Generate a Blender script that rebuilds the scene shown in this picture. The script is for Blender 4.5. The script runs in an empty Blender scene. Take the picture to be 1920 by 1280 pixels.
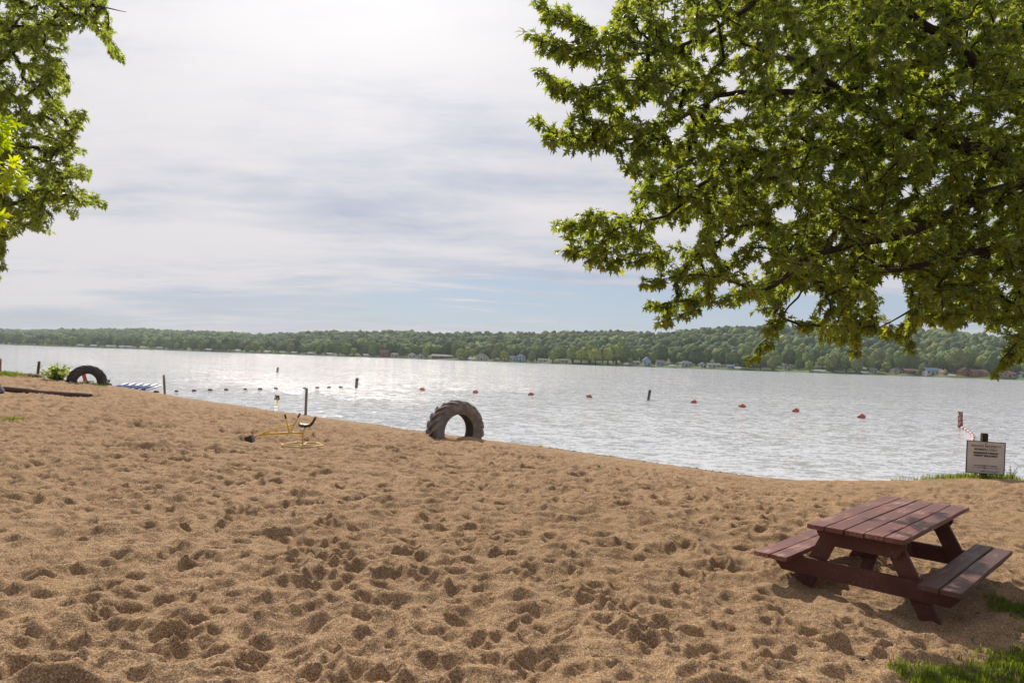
import bpy, bmesh, math, random
import numpy as np
from mathutils import Vector, Matrix

S = bpy.context.scene
C = S.collection
R = math.radians

# ------------------------------------------------------------------ camera
F = 1280.0                      # focal length in pixels of a 1920 px wide frame
ROLL, PITCH, H = R(1.9), math.atan(35 / F), 2.5
fw = np.array([0, math.cos(PITCH), math.sin(PITCH)])
r0 = np.array([1.0, 0, 0]); u0 = np.cross(r0, fw)
rt = math.cos(ROLL) * r0 + math.sin(ROLL) * u0
up = -math.sin(ROLL) * r0 + math.cos(ROLL) * u0
cam = bpy.data.cameras.new('camera'); co = bpy.data.objects.new('camera', cam); C.objects.link(co)
cam.lens = 24.0; cam.sensor_width = 36.0; cam.clip_start = 0.05; cam.clip_end = 30000
M = Matrix(((rt[0], up[0], -fw[0], 0), (rt[1], up[1], -fw[1], 0), (rt[2], up[2], -fw[2], H), (0, 0, 0, 1)))
co.matrix_world = M
S.camera = co

# ------------------------------------------------------------------ light
SUN_AZ, SUN_EL = R(-16.0), R(42.0)      # azimuth from +Y towards +X
S.view_settings.view_transform = 'Standard'; S.view_settings.look = 'None'
S.view_settings.gamma = 1.0; S.view_settings.exposure = 0.0
sd = np.array([math.sin(SUN_AZ) * math.cos(SUN_EL), math.cos(SUN_AZ) * math.cos(SUN_EL), math.sin(SUN_EL)])
sl = bpy.data.lights.new('sun', 'SUN'); so = bpy.data.objects.new('sun', sl); C.objects.link(so)
sl.energy = 4.9; sl.angle = R(0.6); sl.color = (1.0, 0.91, 0.77)
so.rotation_euler = Vector(sd).to_track_quat('Z', 'Y').to_euler()

W = bpy.data.worlds.new('World'); S.world = W; W.use_nodes = True
nt = W.node_tree; N = nt.nodes; L = nt.links; N.clear()


class G:
    """small helper for node graphs"""
    def __init__(s, tree): s.t = tree; s.n = tree.nodes; s.l = tree.links
    def put(s, sock, v):
        if hasattr(v, 'is_output') or isinstance(v, bpy.types.NodeSocket): s.l.new(v, sock)
        elif isinstance(v, (tuple, list)) and sock.type == 'RGBA' and len(v) == 3: sock.default_value = (*v, 1)
        else: sock.default_value = v
    def node(s, typ, ins=None, **kw):
        n = s.n.new(typ)
        for k, v in kw.items(): setattr(n, k, v)
        for k, v in (ins or {}).items(): s.put(n.inputs[k], v)
        return n
    def math(s, op, a, b=0.0, c=None):
        n = s.n.new('ShaderNodeMath'); n.operation = op; s.put(n.inputs[0], a); s.put(n.inputs[1], b)
        if c is not None: s.put(n.inputs[2], c)
        return n.outputs[0]
    def mix(s, f, a, b, mode='MIX'):
        n = s.n.new('ShaderNodeMix'); n.data_type = 'RGBA'; n.blend_type = mode
        s.put(n.inputs['Factor'], f); s.put(n.inputs[6], a); s.put(n.inputs[7], b); return n.outputs[2]
    def rng(s, v, a, b, c=0.0, d=1.0, smooth=True):
        n = s.n.new('ShaderNodeMapRange'); n.interpolation_type = 'SMOOTHSTEP' if smooth else 'LINEAR'
        for i, x in enumerate((v, a, b, c, d)): s.put(n.inputs[i], x)
        return n.outputs[0]
    def noise(s, vec, scale, detail=4, rough=.55, dist=0.0):
        n = s.node('ShaderNodeTexNoise', {'Vector': vec, 'Scale': scale, 'Detail': detail, 'Roughness': rough, 'Distortion': dist})
        return n.outputs[0]
    def vec(s, v, scale=(1, 1, 1), rot=(0, 0, 0), loc=(0, 0, 0)):
        n = s.n.new('ShaderNodeMapping'); s.put(n.inputs[0], v); n.inputs[1].default_value = loc
        n.inputs[2].default_value = rot; n.inputs[3].default_value = scale; return n.outputs[0]


g = G(nt)
tc = g.node('ShaderNodeTexCoord').outputs['Generated']
sky = g.node('ShaderNodeTexSky', sky_type='NISHITA'); sky.sun_disc = False
sky.sun_elevation = SUN_EL; sky.sun_rotation = SUN_AZ; sky.air_density = 1.0; sky.dust_density = 0.6; sky.ozone_density = 1.5
xyz = g.node('ShaderNodeSeparateXYZ', {0: tc})
X, Y, Z = xyz.outputs
zz = g.math('ADD', g.math('MAXIMUM', Z, 0.0), 0.12)
uv = g.node('ShaderNodeCombineXYZ', {0: g.math('DIVIDE', X, zz), 1: g.math('DIVIDE', Y, zz), 2: 0.0}).outputs[0]
warp = g.node('ShaderNodeTexNoise', {'Vector': uv, 'Scale': 0.7, 'Detail': 3.0})
uvw = g.node('ShaderNodeVectorMath', {0: uv, 1: g.node('ShaderNodeVectorMath', {0: warp.outputs['Color'], 'Scale': 0.55}, operation='SCALE').outputs[0]}, operation='ADD').outputs[0]
n1 = g.noise(g.vec(uvw, (0.42, 1.15, 1), (0, 0, R(-38)), (3.1, 1.7, 0)), 1.0, 9, .58)
n2 = g.noise(g.vec(uvw, (0.5, 2.6, 1), (0, 0, R(-8)), (7.1, 0.4, 0)), 1.4, 7, .60)
n3 = g.noise(g.vec(uv, (0.12, 0.22, 1), (0, 0, R(20)), (1.3, 5.2, 0)), 1.0, 3, .5)
cl = g.math('ADD', g.math('MULTIPLY', n1, .6), g.math('MULTIPLY', n2, .4))
# coverage: thinner just above the horizon ahead, nearly closed higher up
el = g.rng(Z, 0.015, 0.22)
band = g.math('MULTIPLY', g.rng(Z, 0.03, 0.075), g.math('SUBTRACT', 1.0, g.rng(Z, 0.075, 0.125)))
azw = g.math('MULTIPLY', g.rng(X, -0.34, -0.02), g.math('SUBTRACT', 1.0, g.rng(X, 0.30, 0.62)))
gap = g.math('MULTIPLY', band, azw)
hv = g.node('ShaderNodeCombineXYZ', {0: g.math('MULTIPLY', X, 2.6), 1: g.math('MULTIPLY', g.math('ADD', Z, g.math('MULTIPLY', X, .035)), 46.0), 2: 0.0}).outputs[0]
n5 = g.noise(hv, 1.0, 7, .55, .6)
cov = g.rng(g.math('SUBTRACT', g.math('ADD', cl, g.math('MULTIPLY', el, .16)), g.math('MULTIPLY', gap, g.math('MULTIPLY', g.math('SUBTRACT', .60, n5), 2.8))), .36, .58)
n4 = g.noise(g.vec(uvw, (0.9, 1.3, 1), (0, 0, R(-30)), (1.1, 8.7, 0)), 1.3, 8, .6)
shade = g.rng(g.math('ADD', g.math('ADD', g.math('MULTIPLY', n1, .45), g.math('ADD', g.math('MULTIPLY', n2, .2), g.math('MULTIPLY', n4, .35))), g.math('MULTIPLY', n3, .5)), .58, .86)
ccol = g.mix(shade, (.415, .47, .61), (.79, .765, .785))
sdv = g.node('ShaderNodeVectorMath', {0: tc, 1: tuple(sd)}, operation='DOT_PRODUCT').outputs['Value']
glow = g.math('POWER', g.math('MAXIMUM', sdv, 0.0), 16.0)
ccol = g.mix(1.0, ccol, g.node('ShaderNodeCombineXYZ', {0: g.math('MULTIPLY', glow, .48), 1: g.math('MULTIPLY', glow, .48), 2: g.math('MULTIPLY', glow, .45)}).outputs[0], 'ADD')
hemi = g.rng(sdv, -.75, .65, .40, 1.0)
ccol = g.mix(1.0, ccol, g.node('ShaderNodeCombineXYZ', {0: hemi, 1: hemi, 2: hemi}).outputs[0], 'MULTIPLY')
skyc = g.mix(1.0, sky.outputs[0], (1.0, 1.0, 1.0), 'MULTIPLY')
sm = g.mix(1.0, skyc, (.085, .085, .088), 'MULTIPLY')
# near the horizon even the gaps carry thin pale veil
veil = g.math('ADD', .22, g.math('MULTIPLY', g.math('SUBTRACT', 1.0, g.rng(Z, .0, .05)), .45))
sm = g.mix(veil, g.mix(.6, sm, (.36, .49, .68)), (.56, .61, .70))
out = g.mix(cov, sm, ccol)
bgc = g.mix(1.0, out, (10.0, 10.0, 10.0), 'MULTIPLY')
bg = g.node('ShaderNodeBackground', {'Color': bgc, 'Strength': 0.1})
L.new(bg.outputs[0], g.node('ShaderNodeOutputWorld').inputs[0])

# ------------------------------------------------------------------ helpers
rs = np.random.RandomState(11)
random.seed(5)


def ray(px, py):
    d = fw + rt * (px - 960) / F - up * (py - 640) / F
    return d / d[1]


def at(px, py, y):
    d = ray(px, py); return np.array([d[0] * y, y, H + d[2] * y])


def wat(px, py, z=0.0):
    d = ray(px, py); return at(px, py, (z - H) / d[2])


def props(o, label=None, cat=None, group=None, kind=None):
    if label: o['label'] = label
    if cat: o['category'] = cat
    if group: o['group'] = group
    if kind: o['kind'] = kind
    return o


def thing(name, label, cat, loc=(0, 0, 0), rz=0.0, group=None):
    o = bpy.data.objects.new(name, None); C.objects.link(o)
    o.location = tuple(float(v) for v in loc); o.rotation_euler = (0, 0, rz); o.empty_display_size = .2
    return props(o, label, cat, group)


def mesh(name, v, f, mat, parent=None, smooth=False, col=None, loc=None):
    """v Nx3 array, f list of faces or KxM int array, col Nx3 colours per vertex"""
    me = bpy.data.meshes.new(name)
    v = np.asarray(v, dtype=np.float32)
    if isinstance(f, np.ndarray):
        k, m = f.shape
        me.vertices.add(len(v)); me.vertices.foreach_set('co', v.ravel())
        me.loops.add(k * m); me.loops.foreach_set('vertex_index', f.astype(np.int32).ravel())
        me.polygons.add(k); me.polygons.foreach_set('loop_start', np.arange(0, k * m, m, dtype=np.int32))
        me.update(calc_edges=True)
    else:
        me.from_pydata(v.tolist(), [], f); me.update()
    if col is not None:
        a = me.attributes.new('tint', 'FLOAT_COLOR', 'POINT')
        cc = np.ones((len(v), 4), np.float32); cc[:, :3] = col; a.data.foreach_set('color', cc.ravel())
    if smooth: me.polygons.foreach_set('use_smooth', np.ones(len(me.polygons), bool))
    for mm in (mat if isinstance(mat, list) else [mat]): me.materials.append(mm)
    o = bpy.data.objects.new(name, me); C.objects.link(o)
    if parent: o.parent = parent
    if loc is not None: o.location = tuple(float(q) for q in loc)
    return o


def bobj(name, bm, mat, parent=None, smooth=False, bevel=0.0, loc=None):
    if bevel:
        bmesh.ops.bevel(bm, geom=[e for e in bm.edges if len(e.link_faces) == 2 and e.calc_face_angle(0) > .6], offset=bevel, segments=2, affect='EDGES', clamp_overlap=True)
    bmesh.ops.recalc_face_normals(bm, faces=bm.faces)
    me = bpy.data.meshes.new(name); bm.to_mesh(me); bm.free()
    if smooth: me.polygons.foreach_set('use_smooth', np.ones(len(me.polygons), bool))
    for mm in (mat if isinstance(mat, list) else [mat]): me.materials.append(mm)
    o = bpy.data.objects.new(name, me); C.objects.link(o)
    if parent: o.parent = parent
    if loc is not None: o.location = tuple(float(q) for q in loc)
    return o


def box(bm, c, s, rot=None):
    m = Matrix.Translation(Vector([float(q) for q in c])) @ (rot.to_4x4() if rot else Matrix.Identity(4)) @ Matrix.Diagonal((*[float(q) for q in s], 1))
    bmesh.ops.create_cube(bm, size=1.0, matrix=m)


def beam(bm, a, b, w, t, upv=(0, 0, 1)):
    """bar from a to b, width w across, t along up"""
    a = Vector(a); b = Vector(b); d = b - a; ln = d.length; z = d.normalized()
    x = Vector(upv).cross(z); x = x.normalized() if x.length > 1e-5 else Vector((1, 0, 0)); y = z.cross(x)
    m = Matrix((x, y, z)).transposed().to_4x4(); m.translation = (a + b) / 2
    bmesh.ops.create_cube(bm, size=1.0, matrix=m @ Matrix.Diagonal((w, t, ln, 1)))


def tube_arr(pts, rad, n=8, cap=True):
    """vertices + faces of a tube along pts with radii rad"""
    P = np.asarray(pts, float); k = len(P); rad = np.broadcast_to(np.asarray(rad, float), (k,))
    T = np.gradient(P, axis=0); T /= np.linalg.norm(T, axis=1)[:, None] + 1e-9
    ref = np.array([0, 0, 1.0]) if abs(T[:, 2]).mean() < .8 else np.array([0, 1.0, 0])
    A = np.cross(T, ref); A /= np.linalg.norm(A, axis=1)[:, None] + 1e-9
    B = np.cross(T, A)
    an = np.linspace(0, 2 * np.pi, n, endpoint=False)
    v = (P[:, None] + rad[:, None, None] * (np.cos(an)[None, :, None] * A[:, None] + np.sin(an)[None, :, None] * B[:, None])).reshape(-1, 3)
    f = []
    for i in range(k - 1):
        for j in range(n):
            q = (j + 1) % n
            f.append((i * n + j, i * n + q, (i + 1) * n + q, (i + 1) * n + j))
    if cap:
        f.append(tuple(range(n - 1, -1, -1))); f.append(tuple((k - 1) * n + j for j in range(n)))
    return v, f


def tube(name, pts, rad, mat, parent=None, n=8, loc=None):
    v, f = tube_arr(pts, rad, n)
    return mesh(name, v, f, mat, parent, True, loc=loc)


def join(parts):
    vs, fs, o = [], [], 0
    for v, f in parts:
        vs.append(v); fs += [tuple(i + o for i in q) for q in f]; o += len(v)
    return np.concatenate(vs), fs


# gradient noise ---------------------------------------------------
_perm = rs.permutation(512)
_grad = np.stack([np.cos(np.linspace(0, 2 * np.pi, 64, endpoint=False)), np.sin(np.linspace(0, 2 * np.pi, 64, endpoint=False))], 1)


def pn(x, y, seed=0):
    xi = np.floor(x).astype(int); yi = np.floor(y).astype(int); xf = x - xi; yf = y - yi
    u = xf * xf * xf * (xf * (xf * 6 - 15) + 10); v = yf * yf * yf * (yf * (yf * 6 - 15) + 10)
    def gr(a, b, dx, dy):
        h = _grad[_perm[(_perm[(a + seed) % 512] + b) % 512] % 64]; return h[..., 0] * dx + h[..., 1] * dy
    a = gr(xi, yi, xf, yf); b = gr(xi + 1, yi, xf - 1, yf); c = gr(xi, yi + 1, xf, yf - 1); d = gr(xi + 1, yi + 1, xf - 1, yf - 1)
    return (a * (1 - u) + b * u) * (1 - v) + (c * (1 - u) + d * u) * v


# ------------------------------------------------------------------ materials
def mat(name, base=None, rough=.7, spec=.3, metal=0.0):
    m = bpy.data.materials.new(name); m.use_nodes = True; t = m.node_tree
    p = t.nodes['Principled BSDF']; p.inputs['Roughness'].default_value = rough
    p.inputs['Specular IOR Level'].default_value = spec; p.inputs['Metallic'].default_value = metal
    if base is not None: p.inputs['Base Color'].default_value = (*base, 1)
    return m, G(t), p


def noisy(name, a, b, scale=20, rough=.7, stretch=(1, 1, 1), bump=.0, bscale=None, lo=.35, hi=.65, spec=.3, detail=5, bdist=.01):
    m, q, p = mat(name, None, rough, spec)
    o = q.node('ShaderNodeTexCoord').outputs['Object']
    n = q.noise(q.vec(o, stretch), scale, detail, .6)
    q.put(p.inputs['Base Color'], q.mix(q.rng(n, lo, hi), a, b))
    if bump:
        nb = q.noise(q.vec(o, stretch), bscale or scale * 2, 6, .65)
        q.put(p.inputs['Normal'], q.node('ShaderNodeBump', {'Strength': bump, 'Distance': bdist, 'Height': nb}).outputs[0])
    return m


def sand_mat():
    m, q, p = mat('sand', None, .95, .12)
    geo = q.node('ShaderNodeNewGeometry').outputs['Position']
    big = q.noise(geo, .35, 4, .6); mid = q.noise(geo, 5.0, 6, .65); fine = q.noise(geo, 60.0, 4, .7)
    c = q.mix(q.rng(big, .35, .7), (.375, .240, .122), (.42, .272, .145))
    c = q.mix(q.rng(mid, .38, .72), c, (.265, .163, .088))
    vor = q.node('ShaderNodeTexVoronoi', {'Vector': geo, 'Scale': 165.0}); hs = q.node('ShaderNodeSeparateColor', {0: vor.outputs['Color']})
    gr = hs.outputs[0]
    c = q.mix(q.math('MULTIPLY', q.rng(gr, .62, .74), .80), c, (.115, .075, .050))
    c = q.mix(q.math('MULTIPLY', q.rng(hs.outputs[1], .80, .90), .7), c, (.66, .50, .37))
    c = q.mix(q.rng(fine, .3, .75, 0., .35), c, (.21, .13, .085))
    # scattered pebbles / bits
    v2 = q.node('ShaderNodeTexVoronoi', {'Vector': geo, 'Scale': 11.0})
    s2 = q.node('ShaderNodeSeparateColor', {0: v2.outputs['Color']})
    peb = q.math('MULTIPLY', q.math('LESS_THAN', v2.outputs['Distance'], .09), q.math('GREATER_THAN', s2.outputs[0], .86))
    c = q.mix(peb, c, q.mix(q.math('GREATER_THAN', s2.outputs[1], .5), (.08, .06, .045), (.52, .46, .40)))
    zc = q.node('ShaderNodeSeparateXYZ', {0: geo}).outputs[2]
    wet = q.math('SUBTRACT', 1.0, q.rng(q.math('ADD', zc, q.math('MULTIPLY', mid, .05)), .05, .15))
    c = q.mix(q.math('MULTIPLY', wet, .85), c, (.11, .075, .05))
    gt = q.node('ShaderNodeAttribute', attribute_name='tint')
    gf = q.node('ShaderNodeSeparateColor', {0: gt.outputs['Color']}).outputs[0]
    c = q.mix(q.math('MULTIPLY', q.rng(q.math('ADD', gf, q.math('MULTIPLY', q.math('SUBTRACT', fine, .5), .8)), .25, .75), .8), c, (.055, .065, .025))
    q.put(p.inputs['Base Color'], c)
    q.put(p.inputs['Roughness'], q.math('SUBTRACT', .95, q.math('MULTIPLY', wet, .5)))
    hgt = q.math('ADD', q.math('MULTIPLY', gr, .25), q.math('ADD', q.math('MULTIPLY', fine, 1.2), q.math('MULTIPLY', q.noise(geo, 22.0, 4, .6), 2.4)))
    q.put(p.inputs['Normal'], q.node('ShaderNodeBump', {'Strength': .75, 'Distance': .010, 'Height': hgt}).outputs[0])
    return m


def leaf_mat(name, trans=1.0, ty=(.74, .60, .30)):
    m, q, p = mat(name, None, .42, .35)
    a = q.node('ShaderNodeAttribute', attribute_name='tint').outputs['Color']
    q.put(p.inputs['Base Color'], a)
    tr = q.node('ShaderNodeBsdfTranslucent'); q.put(tr.inputs[0], q.mix(1.0, q.mix(.6, a, (.10, .15, .02)), tuple(x * 8 * trans for x in ty), 'MULTIPLY'))
    mx = q.node('ShaderNodeMixShader', {0: .52}); q.l.new(p.outputs[0], mx.inputs[1]); q.l.new(tr.outputs[0], mx.inputs[2])
    q.l.new(mx.outputs[0], q.n['Material Output'].inputs[0])
    return m


def tint_mat(name, rough=.8, bump=0.0, bs=3.0, bd=.5, dark=None):
    m, q, p = mat(name, None, rough, .15)
    a = q.node('ShaderNodeAttribute', attribute_name='tint').outputs['Color']
    geo = q.node('ShaderNodeNewGeometry').outputs['Position']
    n = q.noise(geo, bs, 5, .7)
    q.put(p.inputs['Base Color'], q.mix(1.0, a, q.mix(q.rng(n, .3, .7), (.62, .66, .7), (1.35, 1.3, 1.1)), 'MULTIPLY'))
    if bump: q.put(p.inputs['Normal'], q.node('ShaderNodeBump', {'Strength': bump, 'Distance': bd, 'Height': n}).outputs[0])
    return m


M_sand = sand_mat()
M_leaf = leaf_mat('maple_leaf')
M_yleaf = leaf_mat('yellow_leaf', 1.15, (.60, .55, .03))
M_grass = leaf_mat('grass_blade', .7, (.52, .48, .10))
M_bark = noisy('bark', (.032, .023, .018), (.075, .055, .042), 9, .9, (1, 1, .25), .9, 14, bdist=.02)
M_crown = tint_mat('far_foliage', .85, 1.0, .55, 1.2)
M_ground_far = noisy('far_bank', (.045, .075, .022), (.12, .16, .05), .02, .95)

# ------------------------------------------------------------------ ground
edge_px = [(-420, 716), (-150, 722), (120, 730), (310, 744.5), (400, 755), (475, 764), (575, 778.5), (652, 789), (740, 801), (800, 810), (907, 825), (1010, 836.5), (1110, 850), (1235, 869), (1387, 890), (1500, 903), (1600, 912), (1760, 922)]
EP = np.array([wat(*p)[:2] for p in edge_px])
EP = np.vstack([EP[0] + (EP[0] - EP[2]) * 14, EP, EP[-1] + np.array([60, -9.]), EP[-1] + np.array([600, -120.])])


def sdist(x, y):
    """distance inland (positive) from the near shoreline"""
    x = np.asarray(x, float); y = np.asarray(y, float); best = np.full(x.shape, 1e18); sg = np.ones(x.shape)
    for a, b in zip(EP[:-1], EP[1:]):
        d = b - a; t = np.clip(((x - a[0]) * d[0] + (y - a[1]) * d[1]) / (d @ d), 0, 1)
        qx = x - (a[0] + t * d[0]); qy = y - (a[1] + t * d[1]); q = qx * qx + qy * qy
        s = np.where(d[0] * qy - d[1] * qx < 0, 1.0, -1.0)
        u = q < best; best = np.where(u, q, best); sg = np.where(u, s, sg)
    return np.sqrt(best) * sg


def gz0(x, y):
    s = sdist(x, y); s = s + .30 * pn(x / 1.6, y / 1.6, 50) + .13 * pn(x / .5, y / .5, 51)
    z = np.where(s > 0, .20 * (1 - np.exp(-np.maximum(s, 0) / 1.5)) + .043 * np.minimum(s, 40), np.maximum(.085 * s, -3.0))
    def bump(cx, cy, sx, sy, a): return a * np.exp(-((x - cx) / sx) ** 2 - ((y - cy) / sy) ** 2)
    w = np.clip((s + .3) / 1.3, 0, 1); w = w * w * (3 - 2 * w)
    z = z + w * (bump(9.4, 12.9, 2.7, 1.7, .34) + bump(-25, 33, 7, 4.5, .42) + bump(-19, 31.2, 3.2, 2.2, .10) + bump(3.3, 5.2, 2.0, 1.7, -.13) + bump(-3, 9, 5, 3, .05) + bump(4.5, 9.5, 2.6, 1.3, .08))
    return z


def gz(x, y): return float(gz0(np.array([float(x)]), np.array([float(y)]))[0])


def ghit(px, py, lo=1.5, hi=60):
    d = ray(px, py); ys = np.concatenate([np.arange(lo, 12, .01), np.arange(12, hi, .05)])
    z = H + d[2] * ys; k = np.argmax(gz0(d[0] * ys, ys) > z)
    y = ys[k] if k else (0 - H) / d[2]
    return np.array([d[0] * y, y, gz(d[0] * y, y)])


# footprint texture in world space
TX0, TY0, CELL = -30.0, 1.2, .02
TW, TH = 2600, 1900
gx = TX0 + CELL * np.arange(TW); gy = TY0 + CELL * np.arange(TH)
hm = np.zeros((TH, TW), np.float32)
nd = 60000
dx = rs.uniform(TX0 + 1, TX0 + TW * CELL - 1, nd); dy = TY0 + .5 + (TH * CELL - 1) * rs.uniform(0, 1, nd) ** 1.5
dens = pn(dx / 3.0, dy / 3.0, 9) + .5 * pn(dx / 1.1, dy / 1.1, 3)
keep = (dens > rs.uniform(-.75, .25, nd)); dx = dx[keep]; dy = dy[keep]
for x, y in zip(dx, dy):
    a = rs.uniform(.045, .095) * (1.4 if rs.rand() < .12 else 1); b = a * rs.uniform(.5, .85); th = rs.normal(.15, .6) if rs.rand() < .6 else rs.uniform(0, np.pi)
    dp = rs.uniform(.020, .060) * (a / .10) ** .9
    k = int(2.1 * a / CELL) + 1; ix = int((x - TX0) / CELL); iy = int((y - TY0) / CELL)
    if ix - k < 0 or iy - k < 0 or ix + k >= TW or iy + k >= TH: continue
    yy, xx = np.mgrid[-k:k + 1, -k:k + 1] * CELL
    c_, s_ = math.cos(th), math.sin(th); u = (xx * c_ + yy * s_) / a; v = (-xx * s_ + yy * c_) / b
    r = np.sqrt(u * u + v * v)
    hm[iy - k:iy + k + 1, ix - k:ix + k + 1] += (-dp * 1.0 * np.exp(-r ** 2.5 * 1.1) + dp * .42 * np.exp(-((r - 1.25) / .33) ** 2)).astype(np.float32)


def samp(x, y):
    u = np.clip((x - TX0) / CELL, 0, TW - 1.001); v = np.clip((y - TY0) / CELL, 0, TH - 1.001)
    i = u.astype(int); j = v.astype(int); a = u - i; b = v - j
    h = (hm[j, i] * (1 - a) + hm[j, i + 1] * a) * (1 - b) + (hm[j + 1, i] * (1 - a) + hm[j + 1, i + 1] * a) * b
    inside = (x > TX0 + .5) & (x < TX0 + TW * CELL - .5) & (y > TY0 + .2) & (y < TY0 + TH * CELL - .5)
    return np.where(inside, h, 0)


FLAT = []      # places where feet and rings have pressed the sand level
for px_, py_, fr_, fs_ in [(567, 842, .75, .85), (470, 836, .4, .6)] + [(q_, 733 + (q_ + 14) / 186 * 15 + 2, .75, .8) for q_ in (-10, 15, 40, 65, 90, 115, 140, 165)]:
    FLAT.append((*ghit(px_, py_)[:2], fr_, fs_))


def relief(x, y):
    s = sdist(x, y)
    rough = np.clip((s - .6) / 4.0, 0, 1)
    calm = np.clip(1.0 + .5 * np.clip((y - 9) / 12, 0, 1) - .5 * np.exp(-((x - 6.3) / 2.6) ** 2 - ((y - 8.0) / 3.5) ** 2), .25, 1.5) * (1 - .5 * np.exp(-((x - 3.3) / 1.0) ** 2 - ((y - 5.7) / 1.1) ** 2))
    wx = x + .10 * pn(x * 2.1, y * 2.1, 5); wy = y + .10 * pn(x * 2.1 + 9, y * 2.1, 6)
    rdg = lambda k, sd: (.5 - np.abs(pn(wx * k * .75 , wy * k, sd)))
    z = samp(x + .05 * pn(x * 4, y * 4, 2), y + .05 * pn(x * 4, y * 4, 8)) * .95
    z = z + .045 * pn(x / 1.1, y / .8, 1) + .125 * rdg(2.6, 4) + .060 * (.5 - np.abs(pn(wx * 1.7 + wy * .5, wy * 3.6 - wx * .6, 17))) * (.55 + .9 * np.clip(pn(x / 1.7, y / 1.7, 18) + .35, 0, 1)) + .030 * (.5 - np.abs(pn(wx * 3.1 + wy, wy * 5.6 - wx, 19))) + .018 * pn(x * 9, y * 10, 12) + .007 * pn(x * 21, y * 22, 13)
    dug = 1.5 * np.exp(-((x + 6.0) / 1.3) ** 2 - ((y - 12.3) / .6) ** 2)
    z = z * (rough * calm) + dug * (.16 * pn(x * 1.6, y * 2.2, 21) + .08 * pn(x * 5, y * 6, 22))
    for (fx, fy, fr, fs) in FLAT: z = z * (1 - fs * np.exp(-(((x - fx) ** 2 + (y - fy) ** 2) / fr ** 2) ** 2))
    z = z * 1.22; return z + .006 * pn(x * 3, y * 3, 31) * np.clip(s, 0, 1)


def grass_mask(x, y):
    m = 1.35 * np.exp(-np.clip((2.62 - x) / .32, 0, 9) ** 2 - np.clip((x - 4.6) / 1.2, 0, 9) ** 2 - np.clip((3.45 - y) / .4, 0, 9) ** 2 - np.clip((y - 3.86 - np.clip(x - 2.8, 0, 3) * .70) / .42, 0, 9) ** 2) + .95 * np.exp(-np.clip((4.35 - x) / .30, 0, 9) ** 2 - np.clip((x - 5.4) / .8, 0, 9) ** 2 - ((y - 5.7) / .38) ** 2)
    m = m + 1.2 * np.exp(-((x + 25.6) / 2.9) ** 2 - ((y - 33.4) / 1.9) ** 2)
    return np.clip(m, 0, 1)


th = np.concatenate([np.radians(np.arange(-180, -44, 6)), np.radians(np.linspace(-44, 44, 1060)), np.radians(np.arange(50, 180, 6))])
rr = np.concatenate([np.linspace(.02, 2.3, 12)[:-1], 2.3 * np.exp(np.arange(0, 690) * .0042), 2.3 * math.exp(690 * .0042) * 1.13 ** np.arange(0, 42)])
A_, B_ = np.meshgrid(th, rr)
gxx = (B_ * np.sin(A_)); gyy = (B_ * np.cos(A_))
zz_ = gz0(gxx, gyy); fade = np.clip((60 - B_) / 20, 0, 1)
zz_ = zz_ + relief(gxx, gyy) * fade
# sand piled against the feet of things
for (cx, cy, rx, ry, a) in [(-1.05, 18.0, .30, .28, .10), (-2.1, 18.05, .25, .25, .05), (4.55, 5.1, .25, .2, .05), (2.65, 6.35, .25, .2, .05)]:
    zz_ += a * np.exp(-((gxx - cx) / rx) ** 2 - ((gyy - cy) / ry) ** 2)
nth, nr = len(th), len(rr)
idx = np.arange(nr * nth).reshape(nr, nth)
fq = np.stack([idx[:-1], np.roll(idx, -1, 1)[:-1], np.roll(idx, -1, 1)[1:], idx[1:]], -1).reshape(-1, 4)
gm = grass_mask(gxx, gyy).ravel()
ground = mesh('ground', np.stack([gxx, gyy, zz_], -1).reshape(-1, 3), fq[:, ::-1], M_sand, None, True, np.stack([gm, gm, gm], 1))
props(ground, 'trampled tan beach sand sloping down to the lake', 'sand', kind='structure')

# height lookup with relief, for placing small things
def gzr(x, y):
    a = np.array([float(x)]), np.array([float(y)])
    return float((gz0(*a) + relief(*a))[0])

# ------------------------------------------------------------------ water
mw, q, p = mat('lake_water', None, .09, .5)
p.inputs['IOR'].default_value = 1.33
geo = q.node('ShaderNodeNewGeometry').outputs['Position']
cl_ = q.noise(q.vec(geo, (.02, .05, 1)), 1.0, 4, .6)
q.put(p.inputs['Base Color'], q.mix(q.rng(cl_, .35, .65), (.52, .535, .57), (.58, .59, .615)))
def nz(sc, rot, st, loc=(0, 0, 0), det=2):
    n = q.node('ShaderNodeTexNoise', {'Vector': q.vec(geo, st, (0, 0, R(rot)), loc), 'Scale': sc, 'Detail': det, 'Roughness': .6})
    v_ = q.node('ShaderNodeVectorMath', {0: n.outputs['Color'], 1: (.5, .5, .5)}, operation='SUBTRACT').outputs[0]
    return v_
def vscale(v_, k): return q.node('ShaderNodeVectorMath', {0: v_, 1: k}, operation='MULTIPLY').outputs[0]
def vadd(a_, b_): return q.node('ShaderNodeVectorMath', {0: a_, 1: b_}, operation='ADD').outputs[0]
patch = q.rng(q.noise(q.vec(geo, (.05, .14, 1), (0, 0, R(10))), 1.0, 3, .5), .3, .7, .72, 1.12)
nn = vadd(vscale(nz(1.0, 10, (.45, 1.1, 1), det=3), (.5, 1.1, 0)), vadd(vscale(nz(1.0, -14, (2.4, 4.6, 1), (3, 5, 0)), (2.1, 3.0, 0)), vscale(nz(1.0, 24, (11, 19, 1), (7, 1, 0)), (2.4, 3.0, 0))))
patch = q.math('MULTIPLY', patch, q.rng(q.node('ShaderNodeSeparateXYZ', {0: geo}).outputs[1], 16.0, 100.0, .26, 1.3))
nn = q.node('ShaderNodeVectorMath', {0: nn, 'Scale': patch}, operation='SCALE').outputs[0]
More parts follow.
